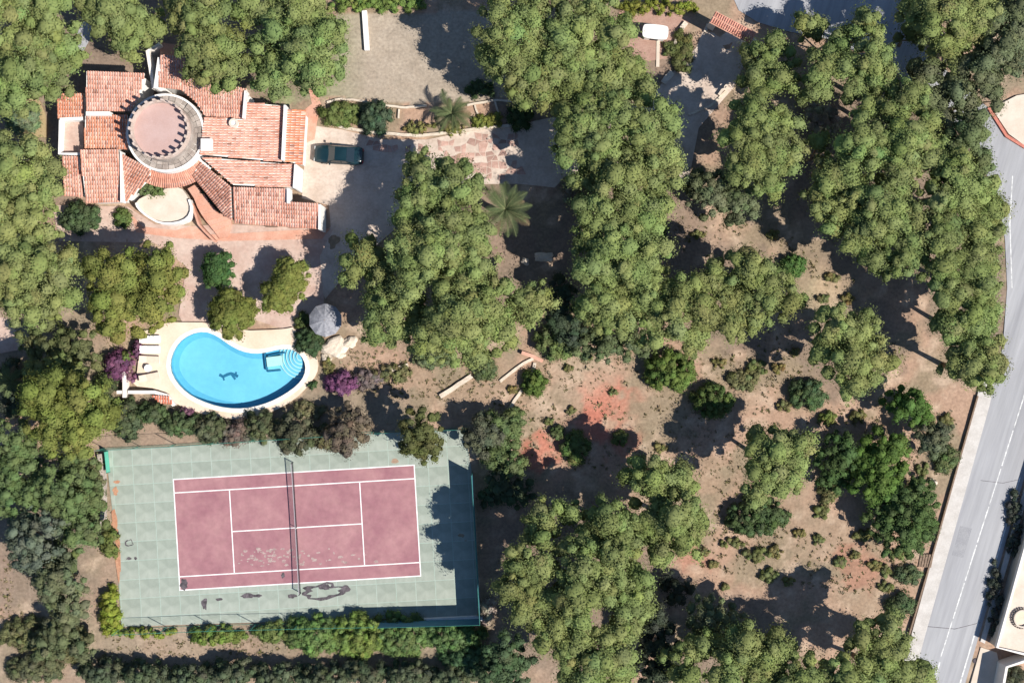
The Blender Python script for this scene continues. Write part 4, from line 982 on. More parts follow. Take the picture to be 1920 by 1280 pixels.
PINES = [
 ('umbrella pine filling the top left corner of the photo', [(20, 35, 60), (85, 30, 55), (60, 85, 45)], 9, PINE),
 ('umbrella pine at left edge just above the curved tan terrace', [(40, 140, 60), (95, 130, 48), (8, 165, 40), (115, 85, 36)], 8.5, PINE),
 ('pine north of house beside the grey path', [(215, 25, 48), (262, 48, 40), (232, 75, 32), (185, 12, 34)], 7.5, PINE),
 ('pine overlapping the north roof of the house', [(385, 40, 50), (378, 98, 45), (412, 140, 38), (425, 85, 36), (345, 20, 35)], 8.5, PINE),
 ('pine at the west edge of the dry lawn', [(520, 65, 52), (580, 100, 58), (518, 128, 48), (600, 142, 36), (615, 70, 34)], 8, PINE),
 ('pine cut by the top edge left of the white lawn wall', [(560, 8, 52), (478, 8, 42), (600, 25, 28)], 8, PINE),
 ('pine left of the house with a crown pointing at its terrace', [(25, 310, 60), (72, 318, 38), (50, 365, 52), (92, 350, 24)], 8.5, PINE),
 ('pine at left edge southwest of the house', [(18, 425, 52), (72, 418, 42)], 8, PINE),
 ('round pine at left edge below the dark garden bushes', [(45, 515, 58), (100, 505, 40), (50, 570, 46), (105, 560, 36)], 8.5, PINE),
 ('broad pine northwest of the pool overhanging the white loungers', [(215, 515, 48), (300, 502, 46), (230, 580, 54), (285, 570, 42), (192, 560, 28), (322, 530, 26)], 7, OLIVE),
 ('rounded pine off the top left corner of tennis court', [(100, 745, 54), (160, 752, 48), (90, 800, 48), (148, 812, 44), (188, 780, 30)], 8.5, OLIVE),
 ('northernmost pine of central grove, nearest the parked car', [(800, 340, 52), (852, 352, 46), (785, 400, 48), (850, 412, 56), (892, 440, 34)], 8, PINE),
 ('middle pine of the central grove left of big palm', [(812, 478, 58), (880, 500, 48), (762, 462, 38), (850, 548, 40), (772, 520, 36)], 9.5, PINE),
 ('small pine at west tip of the central grove', [(682, 480, 38), (660, 520, 22), (716, 518, 26)], 7, PINE),
 ('southwest pine of central grove beside the grey parasol', [(730, 592, 48), (762, 562, 38), (712, 552, 32), (780, 620, 32), (700, 630, 22)], 8, PINE),
 ('large southern pine of central grove with rounded mounds', [(860, 590, 58), (912, 562, 46), (930, 620, 42), (862, 640, 48), (805, 640, 36), (890, 660, 26)], 9, PINE),
 ('small round pine on east edge of central grove', [(1000, 560, 36), (980, 588, 26)], 7, PINE),
 ('pine shading the east side of the dry lawn', [(950, 60, 56), (1000, 40, 46), (925, 105, 34), (965, 130, 42)], 9, PINE),
 ('pine at top edge right of the lawn pine', [(1062, 60, 56), (1105, 20, 46), (1035, 112, 44), (1090, 110, 46)], 9, PINE),
 ('pine west of the white block on bare earth', [(1150, 75, 40), (1140, 130, 46), (1190, 140, 36), (1130, 172, 32), (1200, 175, 26)], 8, PINE),
 ('small pine above the shaded end of planting bed', [(1012, 172, 38), (975, 172, 26), (1060, 172, 36)], 8, PINE),
 ('pine over the driveway south of lawn pines', [(1090, 232, 48), (1150, 222, 46), (1122, 270, 40), (1072, 280, 32)], 8.5, PINE),
 ('pine on west bank of the shaded entrance drive', [(1218, 232, 46), (1256, 235, 26), (1200, 282, 36), (1245, 290, 36)], 8.5, PINE),
 ('pine in the column right of big palm, second from north', [(1150, 332, 48), (1210, 332, 46), (1256, 330, 26), (1102, 342, 32)], 8.5, PINE),
 ('pine in the column level with the big palm', [(1122, 402, 46), (1180, 400, 46), (1224, 392, 30), (1104, 450, 34)], 8.5, PINE),
 ('pine left of the reddish clearing', [(1150, 470, 48), (1210, 460, 42), (1112, 500, 36), (1190, 512, 38)], 8.5, PINE),
 ('round pine right of the small pine of central grove', [(1130, 562, 46), (1150, 598, 36), (1102, 590, 24)], 7.5, PINE),
 ('pine directly above the large round bright bush', [(1220, 552, 48), (1262, 590, 46), (1222, 610, 36), (1290, 540, 32), (1298, 632, 32)], 8, PINE),
 ('pine left of the pine at clearing south edge', [(1330, 522, 36), (1350, 560, 42), (1312, 582, 32), (1370, 608, 32)], 8, PINE),
 ('pine at the south edge of the reddish clearing', [(1400, 502, 38), (1440, 540, 42), (1478, 568, 30), (1412, 580, 40)], 8, PINE),
 ('isolated pine between entrance drive and eastern grove', [(1420, 222, 48), (1470, 232, 36), (1400, 272, 42), (1460, 290, 46), (1402, 320, 36), (1442, 338, 34)], 9, PINE),
 ('pine just below the gateway', [(1442, 112, 46), (1460, 150, 36), (1412, 150, 22), (1450, 82, 24)], 6, PINE),
 ('small pine on edge of the pale road at top', [(1515, 50, 28), (1530, 62, 18)], 5, PINE),
 ('small pale green pine by the shaded road at top', [(1625, 48, 26), (1602, 68, 16), (1640, 66, 18)], 7, PINE),
 ('pine below the small roadside pine at top', [(1540, 132, 40), (1530, 165, 28), (1575, 130, 26)], 8, PINE),
 ('pine left of the pale roadside patch', [(1622, 122, 42), (1650, 150, 32), (1602, 165, 28)], 8, PINE),
 ('large pine cut by top edge near the right corner', [(1762, 30, 52), (1820, 22, 48), (1790, 80, 40), (1722, 15, 36)], 9, PINE),
 ('darker pine in the top right corner', [(1890, 30, 50), (1872, 90, 42), (1840, 122, 36), (1912, 110, 36)], 8.5, DULL),
 ('greyish roadside pine left of the cream plaza', [(1800, 170, 34), (1845, 165, 30), (1820, 215, 30), (1860, 190, 20)], 7, DULL),
 ('greyish pine over the lane beside the pale roadside patch', [(1740, 140, 30), (1745, 185, 32), (1770, 230, 32)], 6.5, DULL),
 ('dull pine hanging over the road bend above the eastern grove', [(1810, 260, 34), (1845, 300, 28), (1785, 280, 26)], 7.5, (.135, .165, .078)),
 ('small pine by the grey dusty bush', [(1530, 270, 22), (1545, 300, 20)], 7, PINE),
 ('narrow pine on the lane verge at top', [(1570, 95, 26), (1590, 60, 18), (1665, 90, 20)], 6.5, PINE),
 ('small pines cluster crown beside top lane', [(1700, 60, 22), (1725, 75, 20)], 5, (.14, .17, .075)),
 ('northernmost pine of the eastern grove', [(1662, 210, 38), (1702, 182, 32), (1625, 200, 22)], 8, PINE),
 ('west pine of eastern grove beside grey shaded gap', [(1610, 272, 46), (1590, 312, 36), (1652, 292, 32)], 8.5, PINE),
 ('pine in north half of the eastern grove by the road bend', [(1692, 272, 46), (1732, 242, 38), (1742, 300, 42), (1692, 330, 36)], 9, PINE),
 ('pine at west tip of the eastern grove', [(1562, 332, 38), (1542, 380, 32), (1592, 370, 42), (1562, 420, 26)], 8.5, PINE),
 ('pine in the centre of the eastern grove', [(1642, 382, 48), (1682, 410, 46), (1622, 430, 42), (1602, 460, 26)], 9, PINE),
 ('pine of eastern grove beside the road bend at right', [(1782, 332, 46), (1800, 370, 46), (1752, 380, 36), (1840, 350, 30)], 9, PINE),
 ('pine overhanging the right edge road, northern one', [(1835, 412, 42), (1858, 392, 28), (1862, 438, 20), (1820, 440, 32)], 8.5, PINE),
 ('pine of eastern grove above its dark shaded bay', [(1752, 440, 46), (1702, 460, 42), (1682, 498, 28), (1762, 490, 36), (1640, 490, 26)], 9, PINE),
 ('pine overhanging the right edge road, second from north', [(1812, 500, 46), (1845, 482, 32), (1842, 532, 32), (1775, 540, 34)], 9, PINE),
 ('pine overhanging the right edge road, third from north', [(1815, 592, 44), (1850, 592, 34), (1785, 610, 32), (1842, 640, 34)], 8.5, PINE),
 ('southernmost pine of the eastern grove at road edge', [(1818, 680, 38), (1858, 685, 32), (1838, 712, 26), (1790, 682, 24)], 8, PINE),
 ('isolated pine southwest of the eastern grove shaded bay', [(1562, 612, 38), (1612, 632, 46), (1592, 680, 46), (1640, 680, 38), (1552, 660, 30), (1602, 720, 28)], 8, PINE),
 ('olive green pine on dirt right of the round dark shadow', [(1450, 852, 46), (1498, 832, 32), (1432, 900, 40), (1480, 890, 34), (1412, 930, 20)], 8, PINE),
 ('north tip pine of the southern grove', [(1222, 892, 38), (1268, 902, 36), (1185, 890, 26)], 8, PINE),
 ('east pine of southern grove bordering the dirt', [(1270, 960, 46), (1222, 970, 44), (1288, 1008, 32), (1242, 1028, 32)], 8.5, PINE),
 ('small bright pine at northwest of southern grove', [(1022, 972, 40), (1076, 962, 24), (994, 1000, 20)], 8, PINE),
 ('pine in the middle north of the southern grove', [(1140, 972, 38), (1112, 1010, 36), (1170, 1010, 32)], 8.5, PINE),
 ('west pine of southern grove beside the shaded court', [(1000, 1052, 46), (1012, 1100, 44), (962, 1105, 34), (960, 1060, 20), (985, 1135, 30)], 9.6, PINE),
 ('large domed pine at the centre of southern grove', [(1090, 1062, 52), (1130, 1090, 44), (1082, 1120, 42), (1150, 1042, 34)], 9.5, PINE),
 ('pine at east side of southern grove above black shade', [(1190, 1092, 34), (1182, 1140, 38), (1152, 1122, 26)], 8, PINE),
 ('pine at southwest of southern grove below the court corner', [(1040, 1172, 46), (1090, 1190, 42), (1000, 1150, 34), (1062, 1220, 34)], 8.5, PINE),
 ('southern grove pine cut by the bottom edge', [(1130, 1222, 46), (1160, 1182, 30), (1102, 1262, 42), (1160, 1262, 32)], 8.5, PINE),
 ('westernmost bottom edge pine right of the dark gap', [(1282, 1232, 36), (1320, 1212, 30), (1292, 1270, 34)], 7.5, PINE),
 ('broad bottom edge pine below the scrubby dirt', [(1390, 1202, 36), (1372, 1250, 46), (1430, 1240, 42), (1460, 1212, 30), (1442, 1280, 36)], 8, PINE),
 ('bottom edge pine between broad pine and main road pines', [(1502, 1262, 40), (1540, 1280, 36)], 8, PINE),
 ('pine left of the main road above the bottom edge', [(1612, 1192, 28), (1660, 1180, 34), (1650, 1228, 36), (1688, 1205, 22)], 8, PINE),
 ('bottom edge pine overhanging the main road pavement', [(1582, 1262, 42), (1640, 1270, 36), (1690, 1262, 32), (1732, 1268, 26)], 8, PINE),
]
for lb, lobes, top, col in PINES: pine(lb, lobes, top + (1.2 if 'domed' in lb or 'eastern grove' in lb else .3), col)
OTHERS = [
 ('grey-green bushy tree at top of the reddish clearing', [(1332, 362, 40), (1385, 380, 34), (1302, 350, 22)], 5.5, DULL),
 ('dull grey-green small tree in shade above bottom edge', [(1322, 1152, 34), (1370, 1172, 28)], 5, DULL),
 ('olive trimmed oval tree north of the pool, right one', [(545, 515, 33), (520, 555, 33), (540, 535, 32)], 4.6, OLIVE),
 ('olive trimmed tree overhanging the top of pool', [(432, 590, 40), (455, 585, 28), (430, 558, 22)], 4.4, OLIVE),
 ('dark green compact tree south of the pink stairs', [(408, 500, 28), (406, 518, 24)], 3.6, (.07, .13, .045)),
 ('olive drooping tree overhanging the north side of court', [(790, 800, 34), (800, 840, 26), (775, 835, 24)], 5.5, (.12, .125, .05)),
 ('grey-brown shrubby tree at top right corner of court', [(905, 815, 34), (925, 800, 24)], 4, (.11, .115, .075)),
 ('leafy tree right of the court corner tree', [(945, 800, 30), (965, 790, 22), (935, 850, 30), (960, 870, 24)], 3.5, MID),
 ('grey-brown round tree over the north side of court', [(655, 800, 36), (640, 825, 26)], 3.2, BRN),
 ('large brownish shrubby tree over the middle of court north edge', [(560, 812, 32), (540, 832, 22), (585, 812, 22)], 2.2, (.12, .115, .07)),
 ('blue-grey tree at left edge level with the court', [(75, 1010, 50), (45, 985, 30), (60, 1045, 28)], 5, BLUE),
 ('olive-grey tree below the blue-grey tree at left', [(120, 1085, 40), (130, 1130, 34), (105, 1050, 30)], 4.5, DULL),
 ('leafy green tree at left edge above the blue-grey tree', [(30, 880, 44), (15, 930, 32), (60, 920, 32)], 5, MID),
 ('green tree between left edge tree and the court', [(120, 910, 44), (140, 960, 38), (150, 1005, 30)], 5, MID),
 ('dull green tree at left edge below the rounded court pine', [(20, 820, 36), (40, 850, 30)], 5, MID),
 ('green tree left of court wall', [(150, 880, 34), (175, 930, 26), (170, 990, 24)], 4, MID),
 ('pale green scrubby tree at bottom left below olive-grey tree', [(120, 1175, 30), (95, 1215, 30), (150, 1210, 26)], 3, (.13, .145, .075)),
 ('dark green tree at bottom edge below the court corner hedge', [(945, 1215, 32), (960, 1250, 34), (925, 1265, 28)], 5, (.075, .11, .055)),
 ('dark muted tree added to blacken the shaded gap right of southern grove', [(1235, 1205, 38), (1225, 1165, 26), (1232, 1255, 36)], 5, (.06, .075, .05)),  # added tree, its dark leaves stand in for the black shade of this gap
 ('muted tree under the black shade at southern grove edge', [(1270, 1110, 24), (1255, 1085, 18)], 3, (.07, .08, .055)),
 ('dark muted tree added as shading between central grove and pine column', [(1055, 590, 30), (1052, 545, 24), (1075, 625, 24)], 4.5, (.07, .09, .055)),  # foliage added with darkened leaves to deepen the shade of the gap
 ('green tree right of the court below its corner trees', [(945, 905, 28), (975, 925, 26), (920, 935, 20)], 3.2, (.075, .1, .055)),
 ('muted tree at southern foot of pine column', [(1095, 645, 26), (1190, 650, 26), (1135, 655, 24)], 3.6, (.11, .14, .068)),
 ('pale feathery greenery below the round left pine', [(95, 650, 38), (150, 660, 36), (120, 680, 28), (60, 640, 22)], 3.5, (.13, .15, .065)),
 ('flat pale green tree crown at left above the rounded pine', [(75, 695, 24), (110, 690, 24), (145, 690, 18)], 6, PINE),
 ('bright green leafy tree near the main road, larger one', [(1650, 860, 44), (1640, 905, 36), (1670, 840, 30), (1625, 870, 28)], 4, (.105, .17, .045)),
 ('deep green wide tree beside the main road', [(1700, 960, 46), (1690, 1000, 40), (1660, 970, 34), (1720, 930, 34), (1735, 985, 24)], 4, (.085, .135, .05)),
 ('green tree between olive pine and bright leafy tree', [(1572, 850, 36), (1568, 892, 28)], 3.5, (.085, .135, .05)),
 ('bright green bush right below the isolated eastern pine', [(1700, 765, 32), (1680, 750, 22)], 3.5, (.1, .165, .045)),
 ('grey-green spiky tree near road above bright leafy tree', [(1745, 820, 30), (1765, 810, 20)], 4, (.12, .135, .08)),
]
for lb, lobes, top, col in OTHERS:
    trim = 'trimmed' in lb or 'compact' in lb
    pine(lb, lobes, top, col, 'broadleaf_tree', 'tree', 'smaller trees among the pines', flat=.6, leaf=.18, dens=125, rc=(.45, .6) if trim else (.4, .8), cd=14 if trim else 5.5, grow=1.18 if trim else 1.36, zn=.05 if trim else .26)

def shrub(label, px, py, rx, ry, h, col, name='shrub', cat='shrub', group=None, leaf=.17, dens=150, rot=0.0, hue=.12):
    TREES[0] += 1; sd = TREES[0] * 13; rg = np.random.default_rng(sd); zc = h * .6; k = (CAMH - zc) / CAMH; x, y = W(px, py, zc)
    RX, RY = rx / PPM * k * 1.15, ry / PPM * k * 1.15; col = (col[0] * 1.62 + .012, col[1] * 1.5 + .012, col[2] * 1.3 + .008); n = max(7, int(9 * RX * RY + 7)); cl = []; cs, sn = math.cos(rot), math.sin(rot)
    for i in range(n):
        f = math.sqrt((i + .5) / n) * rg.uniform(.88, 1.08); a = i * 2.39996 + rg.uniform(-.4, .4); r = rg.uniform(.3, .56) * min(1.15, .35 + min(RX, RY) * .62)
        u, v = math.cos(a) * f * max(.05, RX - r * .4), math.sin(a) * f * max(.05, RY - r * .4); hh = h * (.25 + .75 * math.sqrt(max(0, 1 - min(1, f * .97) ** 2))) * rg.uniform(.82, 1.08)
        X, Y = u * cs - v * sn, u * sn + v * cs
        cl.append((x + X, y + Y, max(r * .6, hh - r * .8), r, math.cos(a) * f * .8, math.sin(a) * f * .8, .65))
        if f > .6 and h > .8: cl.append((x + X * .96, y + Y * .96, max(r * .6, hh * .45), r, math.cos(a) * .8, math.sin(a) * .8, .4))
    o = foliage(name, cl, col, None, leaf, dens, sd, hue, origin=(x, y, 0)); o.location = (x, y, 0)
    return tag(o, label, cat, group)
GR = 'garden shrubs'
for a in [
 ('large dark green bush southwest of the house', 148, 408, 37, 28, 1.8, (.04, .065, .035)),
 ('small round green bush right of the large dark one by house', 228, 407, 16, 18, 1.1, (.06, .09, .03)),
 ('green plant in the corner between tower and cream balcony', 281, 356, 28, 15, 2.6, (.07, .1, .045)),
 ('rounded clipped green hedge mound beside the driveway', 634, 214, 37, 22, 1.1, (.08, .11, .04)),
 ('dark round bush between hedge mound and palm', 703, 218, 30, 29, 1.9, (.035, .06, .04)),
 ('low yellowish scrub left of the palm foot', 785, 238, 30, 12, .7, (.11, .115, .045)),
 ('yellowish mound right of the palm nearest the drive', 905, 228, 20, 13, .8, (.11, .125, .035)),
 ('second yellowish mound near the rightmost stone divider', 928, 224, 14, 13, .8, (.11, .125, .035)),
 ('dull low scrub between palm and the yellowish mounds', 850, 240, 24, 12, .6, (.1, .105, .045)),
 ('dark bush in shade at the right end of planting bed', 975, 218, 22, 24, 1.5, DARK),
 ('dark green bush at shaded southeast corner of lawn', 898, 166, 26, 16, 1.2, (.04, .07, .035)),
 ('dark round bush at the right end of pool deck', 577, 638, 24, 27, 1.5, (.03, .055, .028)),
 ('green bush between oval tree and grey parasol', 565, 602, 13, 18, 1.0, (.05, .075, .03)),
 ('olive low shrub below the boulders by pool', 615, 688, 12, 15, .7, (.1, .1, .045)),
 ('small dark pot plant at lower right of pool', 585, 722, 9, 7, .8, DARK),
 ('round dark green bush standing alone on dirt slope', 1002, 719, 21, 24, 1.6, (.055, .09, .025)),
 ('large round bright green bush on the dirt slope', 1257, 696, 45, 38, 2.4, (.065, .105, .03)),
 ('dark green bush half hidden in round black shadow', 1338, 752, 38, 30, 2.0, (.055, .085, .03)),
 ('tiny bright bush on west edge of the reddish clearing', 1240, 431, 12, 15, 1.0, (.05, .085, .03)),
 ('bright green bush at east end of the reddish clearing', 1488, 498, 24, 20, 1.4, (.045, .095, .03)),
 ('dark green bush below the isolated eastern pine', 1517, 738, 36, 26, 1.6, (.045, .08, .04)),
 ('round dark green bush on dirt below the olive pine', 1422, 970, 54, 34, 2.0, (.045, .075, .035)),
 ('leafy bush in the red dirt right of court trees', 1078, 840, 26, 30, 1.5, (.07, .105, .04)),
 ('smaller bush left of the leafy bush in red dirt', 1045, 812, 14, 13, .9, (.055, .08, .035)),
 ('light green bush beside black shadow on red dirt', 1165, 822, 15, 13, .9, (.08, .105, .04)),
 ('small bush at north end of the roadside scrub', 1553, 785, 16, 13, .8, (.08, .11, .035)),
 ('grey-green bush beside the wooden steps', 1703, 1078, 26, 16, .9, (.06, .085, .05)),
 ('small bush above the wooden steps', 1683, 1040, 15, 10, .6, (.09, .11, .045)),
 ('dark bush at road edge above bottom right pines', 1690, 1135, 24, 22, 1.2, (.05, .075, .04)),
 ('bush beside road wall below the spiky tree', 1775, 860, 22, 24, 1.1, (.065, .09, .045)),
 ('sparse scrub left of the bright leafy tree', 1555, 920, 18, 26, 1.0, (.09, .1, .05)),
 ('spiky green plant at foot of central grove', 1040, 640, 36, 34, 1.8, (.085, .12, .05)),
 ('blue-green low shrub under the central grove', 810, 672, 38, 18, 1.2, (.07, .095, .055)),
 ('blue-green low shrub right of pale straight border', 908, 690, 22, 20, 1.0, (.06, .085, .045)),
 ('dark green bush at bottom of pine column', 1150, 640, 26, 10, 1.0, (.045, .085, .03)),
 ('grey bush at left edge on the tan terrace', 38, 222, 34, 24, 1.5, (.09, .125, .08)),
 ('palm-like dark greenery at left edge by the pink patio', 25, 700, 34, 26, 1.5, (.055, .075, .05)),
 ('dark shrub at left edge below the pink patio', 20, 755, 26, 26, 1.5, (.05, .065, .05)),
 ('green grassy mound strip beside entrance drive', 1280, 95, 22, 38, .7, (.07, .085, .035)),
 ('yellow-green hedge at top beside the gateway', 1232, 12, 72, 15, 1.2, (.12, .14, .03)),
 ('small green bush on bare earth right of white block', 1258, 92, 14, 16, .7, (.08, .1, .045)),
 ('olive scrub patch by the red brown clearing bottom', 1395, 712, 30, 18, .7, (.09, .1, .055)),
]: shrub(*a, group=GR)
shrub('added dark plant standing in for the deep shade between pink stairs and diagonal roof', 396, 374, 40, 8, 1.7, (.02, .03, .025), group=GR, rot=-.87)  # plant added here, its near-black leaf colour stands for the shaded patio
# bougainvillea
for a in [('purple bougainvillea left of the white loungers', 217, 686, 22, 26, 2.0, PURP), ('purple bougainvillea strip beside the beige loungers', 244, 690, 9, 30, 1.4, (.12, .06, .11)),
          ('purple bougainvillea patch above the white loungers', 257, 655, 7, 18, 1.4, (.11, .05, .1)), ('bright purple bougainvillea at lower right of pool', 640, 718, 30, 20, 1.6, (.105, .045, .11)),
          ('grey-purple bush trailing right from the bright bougainvillea', 682, 712, 32, 18, 1.2, (.1, .085, .095)), ('faded purple shrub below the left of pool deck', 345, 772, 16, 9, .9, (.1, .05, .09))]:
    shrub(*a, name='bougainvillea', cat='bougainvillea', group='bougainvillea round the pool')
shrub('green shrub among the bougainvillea left of loungers', 238, 672, 11, 16, 1.4, (.07, .1, .035), group=GR)
# hedge of mixed shrubs between pool and tennis court
for k, a in enumerate([('dark hedge shrub below the pump house', 285, 775, 34, 20, 1.7, (.045, .07, .035)), ('dark hedge shrub at pool deck lower left', 335, 795, 36, 22, 1.8, (.05, .075, .04)),
          ('hedge shrub left of centre between pool and court', 395, 805, 34, 26, 2.0, (.06, .075, .045)), ('purple-grey hedge shrub between pool and court', 440, 812, 32, 24, 1.8, (.095, .08, .075)),
          ('dark hedge shrub below the deepest part of pool', 490, 800, 34, 28, 2.0, (.06, .075, .045)), ('dark green shrub left end of court hedge', 235, 785, 26, 40, 1.8, (.05, .07, .04)),
          ('grey-green shrub at lower right of pool deck', 575, 768, 34, 16, .8, (.095, .095, .06)), ('brown-green shrub between the two brown court trees', 612, 820, 20, 22, 1.8, (.09, .09, .055)), ('dark shrub below the left of bougainvillea patch', 195, 735, 22, 36, 1.6, (.045, .065, .035)),
          ('scrubby grass shrub on slope right of bougainvillea', 740, 700, 34, 18, .8, (.1, .105, .055))]):
    shrub(*a, group='shrubs between pool and court')
# hedges round the court
for k, a in enumerate([('yellow-green clipped hedge at bottom left corner of court', 205, 1148, 19, 44, 1.5, (.13, .165, .03)), ('low yellow-green hedge at court lower left', 275, 1187, 55, 10, .9, (.11, .145, .03)),
          ('green hedge mound below the left half of court', 400, 1192, 52, 18, 1.2, (.085, .125, .035)), ('green hedge mound below the middle of court', 520, 1185, 44, 20, 1.3, (.08, .115, .04)),
          ('leafy light hedge shrub below court centre right', 590, 1192, 54, 36, 1.8, (.075, .125, .045)), ('leafy hedge shrub below court, third from right', 670, 1192, 54, 42, 1.9, (.09, .135, .04)),
          ('leafy hedge shrub below court, second from right', 752, 1192, 56, 38, 1.8, (.07, .115, .045)), ('rightmost leafy hedge shrub below court corner wall', 850, 1195, 56, 28, 1.8, (.06, .11, .045)),
          ('dark green shrub under right hedge near bottom edge', 880, 1240, 48, 30, 1.8, (.05, .095, .05)), ('green shrub at left side of court, upper', 205, 1020, 17, 26, 1.4, (.09, .115, .04)), ('grey-brown shrub along court left wall', 178, 900, 16, 40, 1.2, (.085, .09, .055)),
          ('pale green cluster shrub left of court wall', 132, 905, 22, 18, 3.6, (.13, .15, .075)), ('dark shrub left of the yellow hedge', 172, 960, 14, 34, 1.2, (.07, .08, .045))]):
    shrub(*a, group='hedges round the court', name='hedge', cat='hedge')
for k in range(9):
    shrub(['leftmost', 'second', 'third', 'fourth', 'fifth', 'sixth', 'seventh', 'eighth', 'ninth'][k] + ' dark cypress of the hedge row along bottom edge, from left', 190 + k * 82, 1262 + (k % 3) * 5, 46, 22, 2.6 + .3 * (k % 2), (.05, .068, .045), name='cypress_hedge', cat='hedge', group='dark hedge row along the bottom edge')
for a in [('olive scrub bush at the bottom left corner', 45, 1190, 48, 30, 1.3, (.085, .095, .05)), ('dull scrub bush right of bottom left corner', 125, 1200, 36, 40, 1.3, (.095, .1, .055)), ('grey scrub at the left bottom edge', 60, 1255, 50, 26, 1.4, (.07, .08, .05)),
          ('green hedge along top edge above the dry lawn, left piece', 668, 4, 46, 16, 1.2, (.09, .14, .04)), ('green hedge along top edge above the dry lawn, right piece', 748, 4, 52, 17, 1.2, (.085, .14, .04)),
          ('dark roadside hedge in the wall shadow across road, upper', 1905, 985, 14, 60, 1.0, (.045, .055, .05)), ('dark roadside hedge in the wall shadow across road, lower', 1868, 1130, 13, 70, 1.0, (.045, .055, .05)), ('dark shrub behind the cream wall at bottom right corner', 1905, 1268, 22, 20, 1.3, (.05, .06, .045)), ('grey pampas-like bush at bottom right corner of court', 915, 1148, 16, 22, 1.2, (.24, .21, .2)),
          ('dusty grey bush east of isolated drive pine', 1540, 225, 36, 30, 1.6, (.2, .19, .17)), ('grey dusty shrub at the grove side of big palm', 1075, 360, 22, 26, 1.5, (.12, .11, .095))]:
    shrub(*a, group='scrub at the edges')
# small scrub on the dirt, each one countable
SCR = [(1372, 1018, 22, 11, 'wide olive scrub below the round dark bush'), (1420, 1040, 26, 14, 'widest scrub patch in the southeast dirt'), (1455, 1035, 14, 12, 'scrub touching right end of widest patch'), (1442, 1078, 16, 14, 'scrub below the widest patch'), (1338, 1058, 10, 8, 'scrub near the southern grove edge'), (1322, 1035, 9, 9, 'scrub beside the reddish stain by southern grove'),
       (1535, 1012, 10, 12, 'dark scrub in middle of southeast dirt'), (1618, 1003, 18, 12, 'yellowish scrub left of deep green roadside tree'), (1575, 1052, 11, 12, 'scrub in dirt left of wooden steps'), (1602, 1040, 10, 9, 'small dark scrub between two dirt scrubs'), (1662, 1070, 10, 12, 'scrub left of grey-green step bush'), (1360, 1100, 8, 7, 'small scrub above the black shade'),
       (1560, 520, 14, 9, 'dry scrub east of the reddish clearing'), (1590, 560, 13, 10, 'dry scrub by the shaded bay'), (1545, 560, 12, 8, 'dry scrub right of the south clearing pine'), (1030, 790, 10, 7, 'dark scrub above the red dirt'), (1200, 860, 10, 7, 'scrub south of red dirt'), (1460, 690, 12, 10, 'scrub on dirt right of large round bush'), (1490, 660, 10, 8, 'scrub under dark shade tip'), (1775, 790, 14, 12, 'brown scrub beside boundary wall'), (1720, 1010, 10, 8, 'scrub at foot of deep green roadside tree'), (1150, 735, 9, 6, 'scrub on the red dirt patch'), (960, 730, 10, 8, 'scrub on slope left of lone round bush'), (1065, 690, 9, 7, 'scrub above lone round bush'), (1300, 700, 8, 7, 'tiny scrub right of large round bush'), (1420, 690, 22, 14, 'grey dry scrub above the dark half hidden bush'), (1470, 760, 14, 11, 'scrub right of round black shadow'), (1350, 680, 14, 10, 'scrub between large round bush and olive pine shade'), (1540, 960, 16, 12, 'scrub below the green tree by olive pine'), (1500, 1000, 12, 9, 'scrub right of round dark bush on dirt'),
       (1640, 1060, 14, 10, 'scrub just left of step scrub'), (1480, 1090, 12, 9, 'lowest scrub above the bottom black shadow'), (1610, 780, 16, 12, 'scrub under the shade of isolated eastern pine'), (1740, 790, 14, 12, 'scrub right of bright bush by the wall'), (1730, 880, 14, 12, 'scrub between bright leafy tree and wall'), (1660, 1100, 16, 10, 'scrub below the grey-green step bush'), (1240, 840, 13, 9, 'scrub at west rim of round black shadow'), (1070, 770, 10, 8, 'scrub at west rim of red dirt'), (1310, 440, 12, 9, 'scrub in the reddish clearing middle'), (1450, 440, 12, 9, 'scrub at east rim of reddish clearing'), (1620, 600, 14, 10, 'scrub beside isolated eastern pine'), (1100, 670, 10, 8, 'scrub near foot of pine column')]
for (x, y, rx, ry, lb) in SCR: shrub(lb, x, y, rx, ry, .45, (.095 + RNG.uniform(-.015, .02), .1, .045), name='scrub', cat='scrub', group='small scrub on the dirt', leaf=.12)

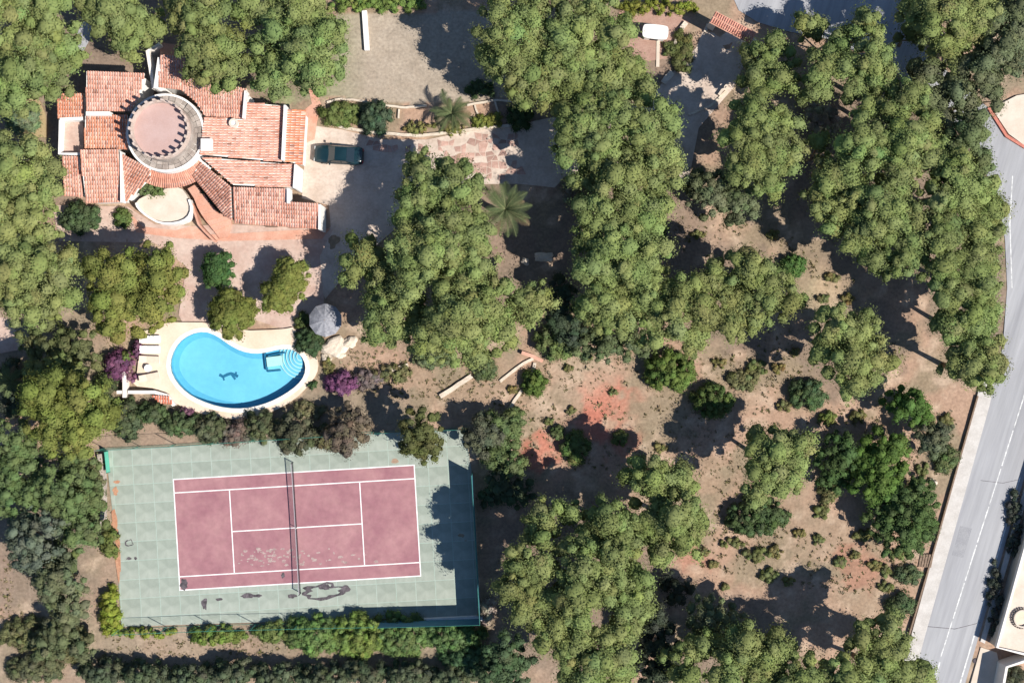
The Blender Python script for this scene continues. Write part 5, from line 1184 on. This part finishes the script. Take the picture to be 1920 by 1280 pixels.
# dry tufts: ground cover nobody could count
def tufts():
    zones = [[(960, 690), (1200, 640), (1480, 620), (1560, 760), (1700, 760), (1800, 770), (1715, 1130), (1500, 1100), (1310, 1060), (1330, 900), (1200, 880), (960, 880)],
             [(1240, 390), (1440, 410), (1600, 520), (1720, 700), (1640, 640), (1500, 500), (1250, 480)], [(200, 1195), (560, 1200), (520, 1230), (180, 1235)], [(640, 640), (760, 660), (960, 690), (940, 770), (820, 750), (640, 740)], [(0, 1040), (90, 1120), (110, 1180), (0, 1180)]]
    rg = np.random.default_rng(77); V = []; Cs = []; zw = [WP(z) for z in zones]; rr = random.Random(6); kk = 0
    for z, cnt in zip(zw, (2600, 500, 220, 500, 200)):
        x0, x1 = min(p[0] for p in z), max(p[0] for p in z); y0, y1 = min(p[1] for p in z), max(p[1] for p in z); n = 0
        while n < cnt:
            x, y = rr.uniform(x0, x1), rr.uniform(y0, y1)
            if not inside((x, y), z): n += .3; continue
            if fbm(np.array([x]), np.array([y]), 3.0, 61)[0] < .42: n += .4; continue
            n += 1; s = rr.uniform(.05, .19) * (1.7 if rr.random() < .1 else 1); col = rr.choice([(.3, .25, .15), (.24, .2, .11), (.17, .16, .07), (.34, .29, .2), (.28, .22, .14)])
            for q in range(9):
                a = rr.uniform(0, 6.28); l = s * rr.uniform(.7, 1.5); w = s * .22; h = s * rr.uniform(.25, .8)
                dx, dy = math.cos(a), math.sin(a)
                V += [(x - dy * w, y + dx * w, 0), (x + dy * w, y - dx * w, 0), (x + dx * l, y + dy * l, h), (x + dx * l * .5 - dy * w, y + dy * l * .5 + dx * w, h * 1.1)]
                Cs += [col] * 4
    V = np.array(V); me = bpy.data.meshes.new('dry_grass'); fill_mesh(me, V, np.arange(len(V)).reshape(-1, 4), np.array(Cs), False); me.materials.append(M['leaf'])
    o = link(bpy.data.objects.new('dry_grass', me)); tag(o, 'scattered dry grass tufts over the bare dirt slope', 'grass', kind='stuff')
tufts()

# ------------------------------------------------------------------ palms
def frond_mesh(seed, L, dead=False):
    rr = random.Random(seed); V = []; F = []; Cs = []; n = 26
    pt = lambda t: Vector((L * t * (1 - .12 * t), 0, L * (.42 * t - .62 * t * t)))
    for i in range(n):
        t0, t1 = i / n, (i + 1) / n; w = .03 * (1 - t0) + .008; b = len(V); a, c = pt(t0), pt(t1)
        V += [a + Vector((0, -w, 0)), a + Vector((0, w, 0)), c + Vector((0, w, 0)), c + Vector((0, -w, 0))]; F.append((b, b + 3, b + 2, b + 1)); Cs += [(.2, .2, .1)] * 4
    for i in range(3, n * 2):
        t = i / (n * 2); p = pt(t); ll = L * .19 * math.sin(math.pi * min(1, t * .86 + .12)) + .06
        for s in (-1, 1):
            d = Vector((.75, s * 1.0, -.28 + rr.uniform(-.1, .1))).normalized(); w = Vector((d.y * -s, abs(d.x) * .3, 0)).normalized() * .022; l = ll * rr.uniform(.85, 1.1); b = len(V)
            V += [p - w, p + w, p + d * l + w * .3, p + d * l - w * .3]; F.append((b, b + 1, b + 2, b + 3) if s < 0 else (b, b + 3, b + 2, b + 1))
            f = rr.uniform(.8, 1.2); Cs += [(.17 * f, .13 * f, .08 * f) if dead else (.105 * f, .135 * f, .062 * f)] * 4
    me = bpy.data.meshes.new('frond'); fill_mesh(me, np.array([v[:] for v in V]), np.array(F), np.array(Cs), False); me.materials.append(M['leaf']); return me
def palm(px, py, R, h, label, n, seed):
    x, y = W(px, py, h); o = empty('palm_tree', (x, y, 0)); tag(o, label, 'palm', 'palms by the driveway'); rr = random.Random(seed)
    m = MB(); P = [(0, 0, h * i / 8 - .1) for i in range(9)]; m.tube(P, [.34 if i % 2 else .28 for i in range(9)], 10); m.build('trunk', M['bark'], o)
    mh = [frond_mesh(seed + k, R) for k in range(3)]; dm = frond_mesh(seed + 9, R * .9, True)
    for i in range(n):
        a = i * 2.39996; el = .85 * (1 - i / n) - .35 * (i / n) + rr.uniform(-.16, .16); a += rr.uniform(-.22, .22)
        f = link(bpy.data.objects.new('frond', dm if i > n * .86 else mh[i % 3]), o); f.location = (0, 0, h - .1); s = rr.uniform(.74, 1.12) * (.72 + .28 * i / n)
        f.rotation_euler = (rr.uniform(-.25, .25), -el, a); f.scale = (s, s, s)
palm(847, 213, 2.9, 2.2, 'palm with spreading fronds in the bed beside the lawn', 22, 5)
palm(948, 392, 3.5, 5.5, 'big palm at east side of central grove by the drive', 30, 9)
palm(20, 715, 2.2, 2.0, 'low fan of palm fronds at left edge by pink patio', 22, 15)
print('foliage tris', TRI[0])
